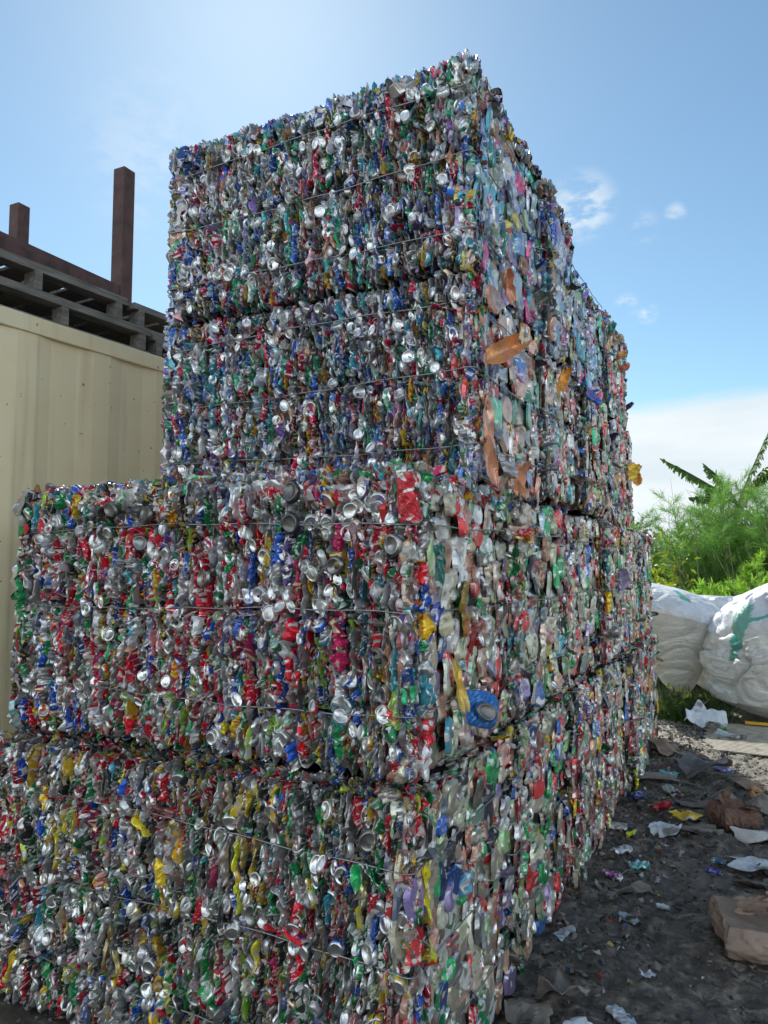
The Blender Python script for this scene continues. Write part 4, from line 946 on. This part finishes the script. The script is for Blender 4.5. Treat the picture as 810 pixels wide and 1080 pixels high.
# weeds in front of and around the sacks
def grass(name,n,xr,yr,h0,h1,mat,label,w=.006):
    x=rng.uniform(*xr,n); y=rng.uniform(*yr,n); D=norm(np.stack([rng.normal(0,.45,n),rng.normal(0,.45,n),np.ones(n)],-1))
    V,F=strands(np.stack([x,y,gz(x,y)],-1),D,rng.uniform(h0,h1,n),rng.uniform(.7,1.4,n)*w,.2)
    tag(link(name,mesh_np(name,V,F),mat),label,kind='stuff')
grass('grass',5200,(-1.6,-.35),(8.15,8.9),.10,.42,leaf_mat('weed_green',(.06,.11,.025)),'rank green weeds growing between the sacks and the far bale')
grass('tall_grass',16000,(-4.5,4.5),(10.2,12.5),.25,.8,leaf_mat('grass_green',(.08,.15,.03)),'long green grass behind the sacks',.010)
grass('meadow_grass',16000,(-14,14),(12.5,26),.3,.9,leaf_mat('meadow_green',(.06,.12,.03)),'rough grass beyond the thicket',.02)
root=leafy('small_weed',-.72,8.35,.42,.22,ML_yel,'small bright yellow-green weed between the sacks','weed',850,60,.06,.04,'weeds',8)

# ------------------------------------------------------------------ sky, sun, camera
SUN=Vector((-.475,.624,.0)).normalized()*math.cos(R(40)); SUN.z=math.sin(R(40))
w=bpy.data.worlds.new('World'); S.world=w; w.use_nodes=True; t=w.node_tree; t.nodes.clear()
def wn(tp,**k):
    o=t.nodes.new(tp)
    for a,v in k.items(): setattr(o,a,v)
    return o
def wm(op,a,b=0.,c=0.):
    m=wn('ShaderNodeMath',operation=op)
    for i,v in enumerate((a,b,c)):
        if isinstance(v,(int,float)): m.inputs[i].default_value=v
        else: t.links.new(v,m.inputs[i])
    return m.outputs[0]
sky=wn('ShaderNodeTexSky',sky_type='NISHITA',sun_disc=False); sky.sun_elevation=R(40); sky.sun_rotation=math.atan2(SUN.x,SUN.y)
sky.air_density=1.; sky.dust_density=0.2; sky.ozone_density=1.6
tc=wn('ShaderNodeTexCoord'); sp_=wn('ShaderNodeSeparateXYZ'); t.links.new(tc.outputs['Generated'],sp_.inputs[0]); X_,Y_,Z_=sp_.outputs
mp=wn('ShaderNodeMapping'); mp.inputs['Scale'].default_value=(1.2,1.2,5.); t.links.new(tc.outputs['Generated'],mp.inputs[0])
nz=wn('ShaderNodeTexNoise'); nz.inputs['Scale'].default_value=3.2; nz.inputs['Detail'].default_value=9; nz.inputs['Roughness'].default_value=.55; t.links.new(mp.outputs[0],nz.inputs['Vector'])
# cloud bank low over the horizon: to the right of the stack, plus unseen fill clouds added behind the camera
elev=wm('ADD',Z_,wm('MULTIPLY',wm('SUBTRACT',nz.outputs['Fac'],.5),.05))
def smooth(v,lo,hi,inv=False):
    m=wn('ShaderNodeMapRange',interpolation_type='SMOOTHSTEP'); m.inputs['From Min'].default_value=lo; m.inputs['From Max'].default_value=hi
    m.inputs['To Min'].default_value=1. if inv else 0.; m.inputs['To Max'].default_value=0. if inv else 1.; t.links.new(v,m.inputs['Value']); return m.outputs[0]
bank=wm('MULTIPLY',smooth(elev,.188,.212,True),smooth(X_,-.62,-.35))
behind=wm('MULTIPLY',smooth(Y_,.35,-.25,False),smooth(wm('ADD',nz.outputs['Fac'],wm('MULTIPLY',Z_,-.12)),.43,.58))  # unseen clouds behind the camera, added to light the shaded bale faces
# small wisps
mp2=wn('ShaderNodeMapping'); mp2.inputs['Scale'].default_value=(5,5,11); mp2.inputs['Rotation'].default_value=(.5,.3,0); t.links.new(tc.outputs['Generated'],mp2.inputs[0])
n2=wn('ShaderNodeTexNoise'); n2.inputs['Scale'].default_value=3.5; n2.inputs['Detail'].default_value=8; n2.inputs['Roughness'].default_value=.6; t.links.new(mp2.outputs[0],n2.inputs['Vector'])
wis=None
for (d,rad,s_) in (((-.178,.880,.440),.050,.8),((-.197,.882,.427),.040,.8),((-.075,.905,.418),.016,.5),((-.115,.905,.410),.028,.3),((-.138,.935,.327),.018,.8),((-.113,.942,.314),.016,.8),((-.62,.62,.48),.12,.25)):
    dn=wn('ShaderNodeVectorMath',operation='DISTANCE'); t.links.new(tc.outputs['Generated'],dn.inputs[0]); dn.inputs[1].default_value=Vector(d).normalized()
    k=wm('MULTIPLY',smooth(dn.outputs['Value'],rad*.2,rad,True),s_); wis=k if wis is None else wm('MAXIMUM',wis,k)
wis=wm('MULTIPLY',wis,smooth(n2.outputs['Fac'],.42,.60))
cl=wm('MINIMUM',wm('ADD',wm('MAXIMUM',bank,behind),wis),1.)
ccol=wn('ShaderNodeValToRGB'); ccol.color_ramp.elements[0].color=(5.7,6.4,6.9,1); ccol.color_ramp.elements[1].color=(6.8,7.3,7.5,1); ccol.color_ramp.elements[0].position=.35; ccol.color_ramp.elements[1].position=.65
t.links.new(nz.outputs['Fac'],ccol.inputs[0])
boost=wn('ShaderNodeMix',data_type='RGBA',blend_type='MULTIPLY'); boost.inputs[0].default_value=1.; bb=wm('ADD',wm('MULTIPLY',behind,3.5),1.); cb_=wn('ShaderNodeCombineXYZ')  # brightens only the added clouds behind the camera, as fill light
for i in range(3): t.links.new(bb,cb_.inputs[i])
t.links.new(ccol.outputs[0],boost.inputs[6]); t.links.new(cb_.outputs[0],boost.inputs[7])
mx=wn('ShaderNodeMix',data_type='RGBA'); t.links.new(cl,mx.inputs[0]); tint=wn('ShaderNodeMix',data_type='RGBA',blend_type='MULTIPLY'); tint.inputs[0].default_value=1.; tint.inputs[7].default_value=(.90,1.05,1.0,1); t.links.new(sky.outputs[0],tint.inputs[6]); t.links.new(tint.outputs[2],mx.inputs[6]); t.links.new(boost.outputs[2],mx.inputs[7])
bg=wn('ShaderNodeBackground'); bg.inputs['Strength'].default_value=.068; t.links.new(mx.outputs[2],bg.inputs['Color'])
wo=wn('ShaderNodeOutputWorld'); t.links.new(bg.outputs[0],wo.inputs[0])
sl=bpy.data.lights.new('sun','SUN'); sl.energy=3.2; sl.angle=R(.5); sl.color=(1,.95,.87); so=bpy.data.objects.new('sun',sl); C.objects.link(so); so.location=(-20,26,28); so.rotation_euler=SUN.to_track_quat('Z','Y').to_euler()
cam=bpy.data.cameras.new('camera'); co=bpy.data.objects.new('camera',cam); C.objects.link(co); S.camera=co
cam.sensor_fit='HORIZONTAL'; cam.sensor_width=36; cam.lens=770/810*36; cam.clip_start=.05; cam.clip_end=3000
co.location=(0,0,1.6); co.rotation_euler=(R(90)+math.atan(57/770),0,math.atan(395/770))
S.view_settings.view_transform='Standard'; S.view_settings.look='None'; S.view_settings.gamma=1; S.view_settings.exposure=1.02
S.view_settings.use_curve_mapping=False
S.cycles.max_bounces=4; S.cycles.diffuse_bounces=2; S.cycles.glossy_bounces=3; S.cycles.transparent_max_bounces=4
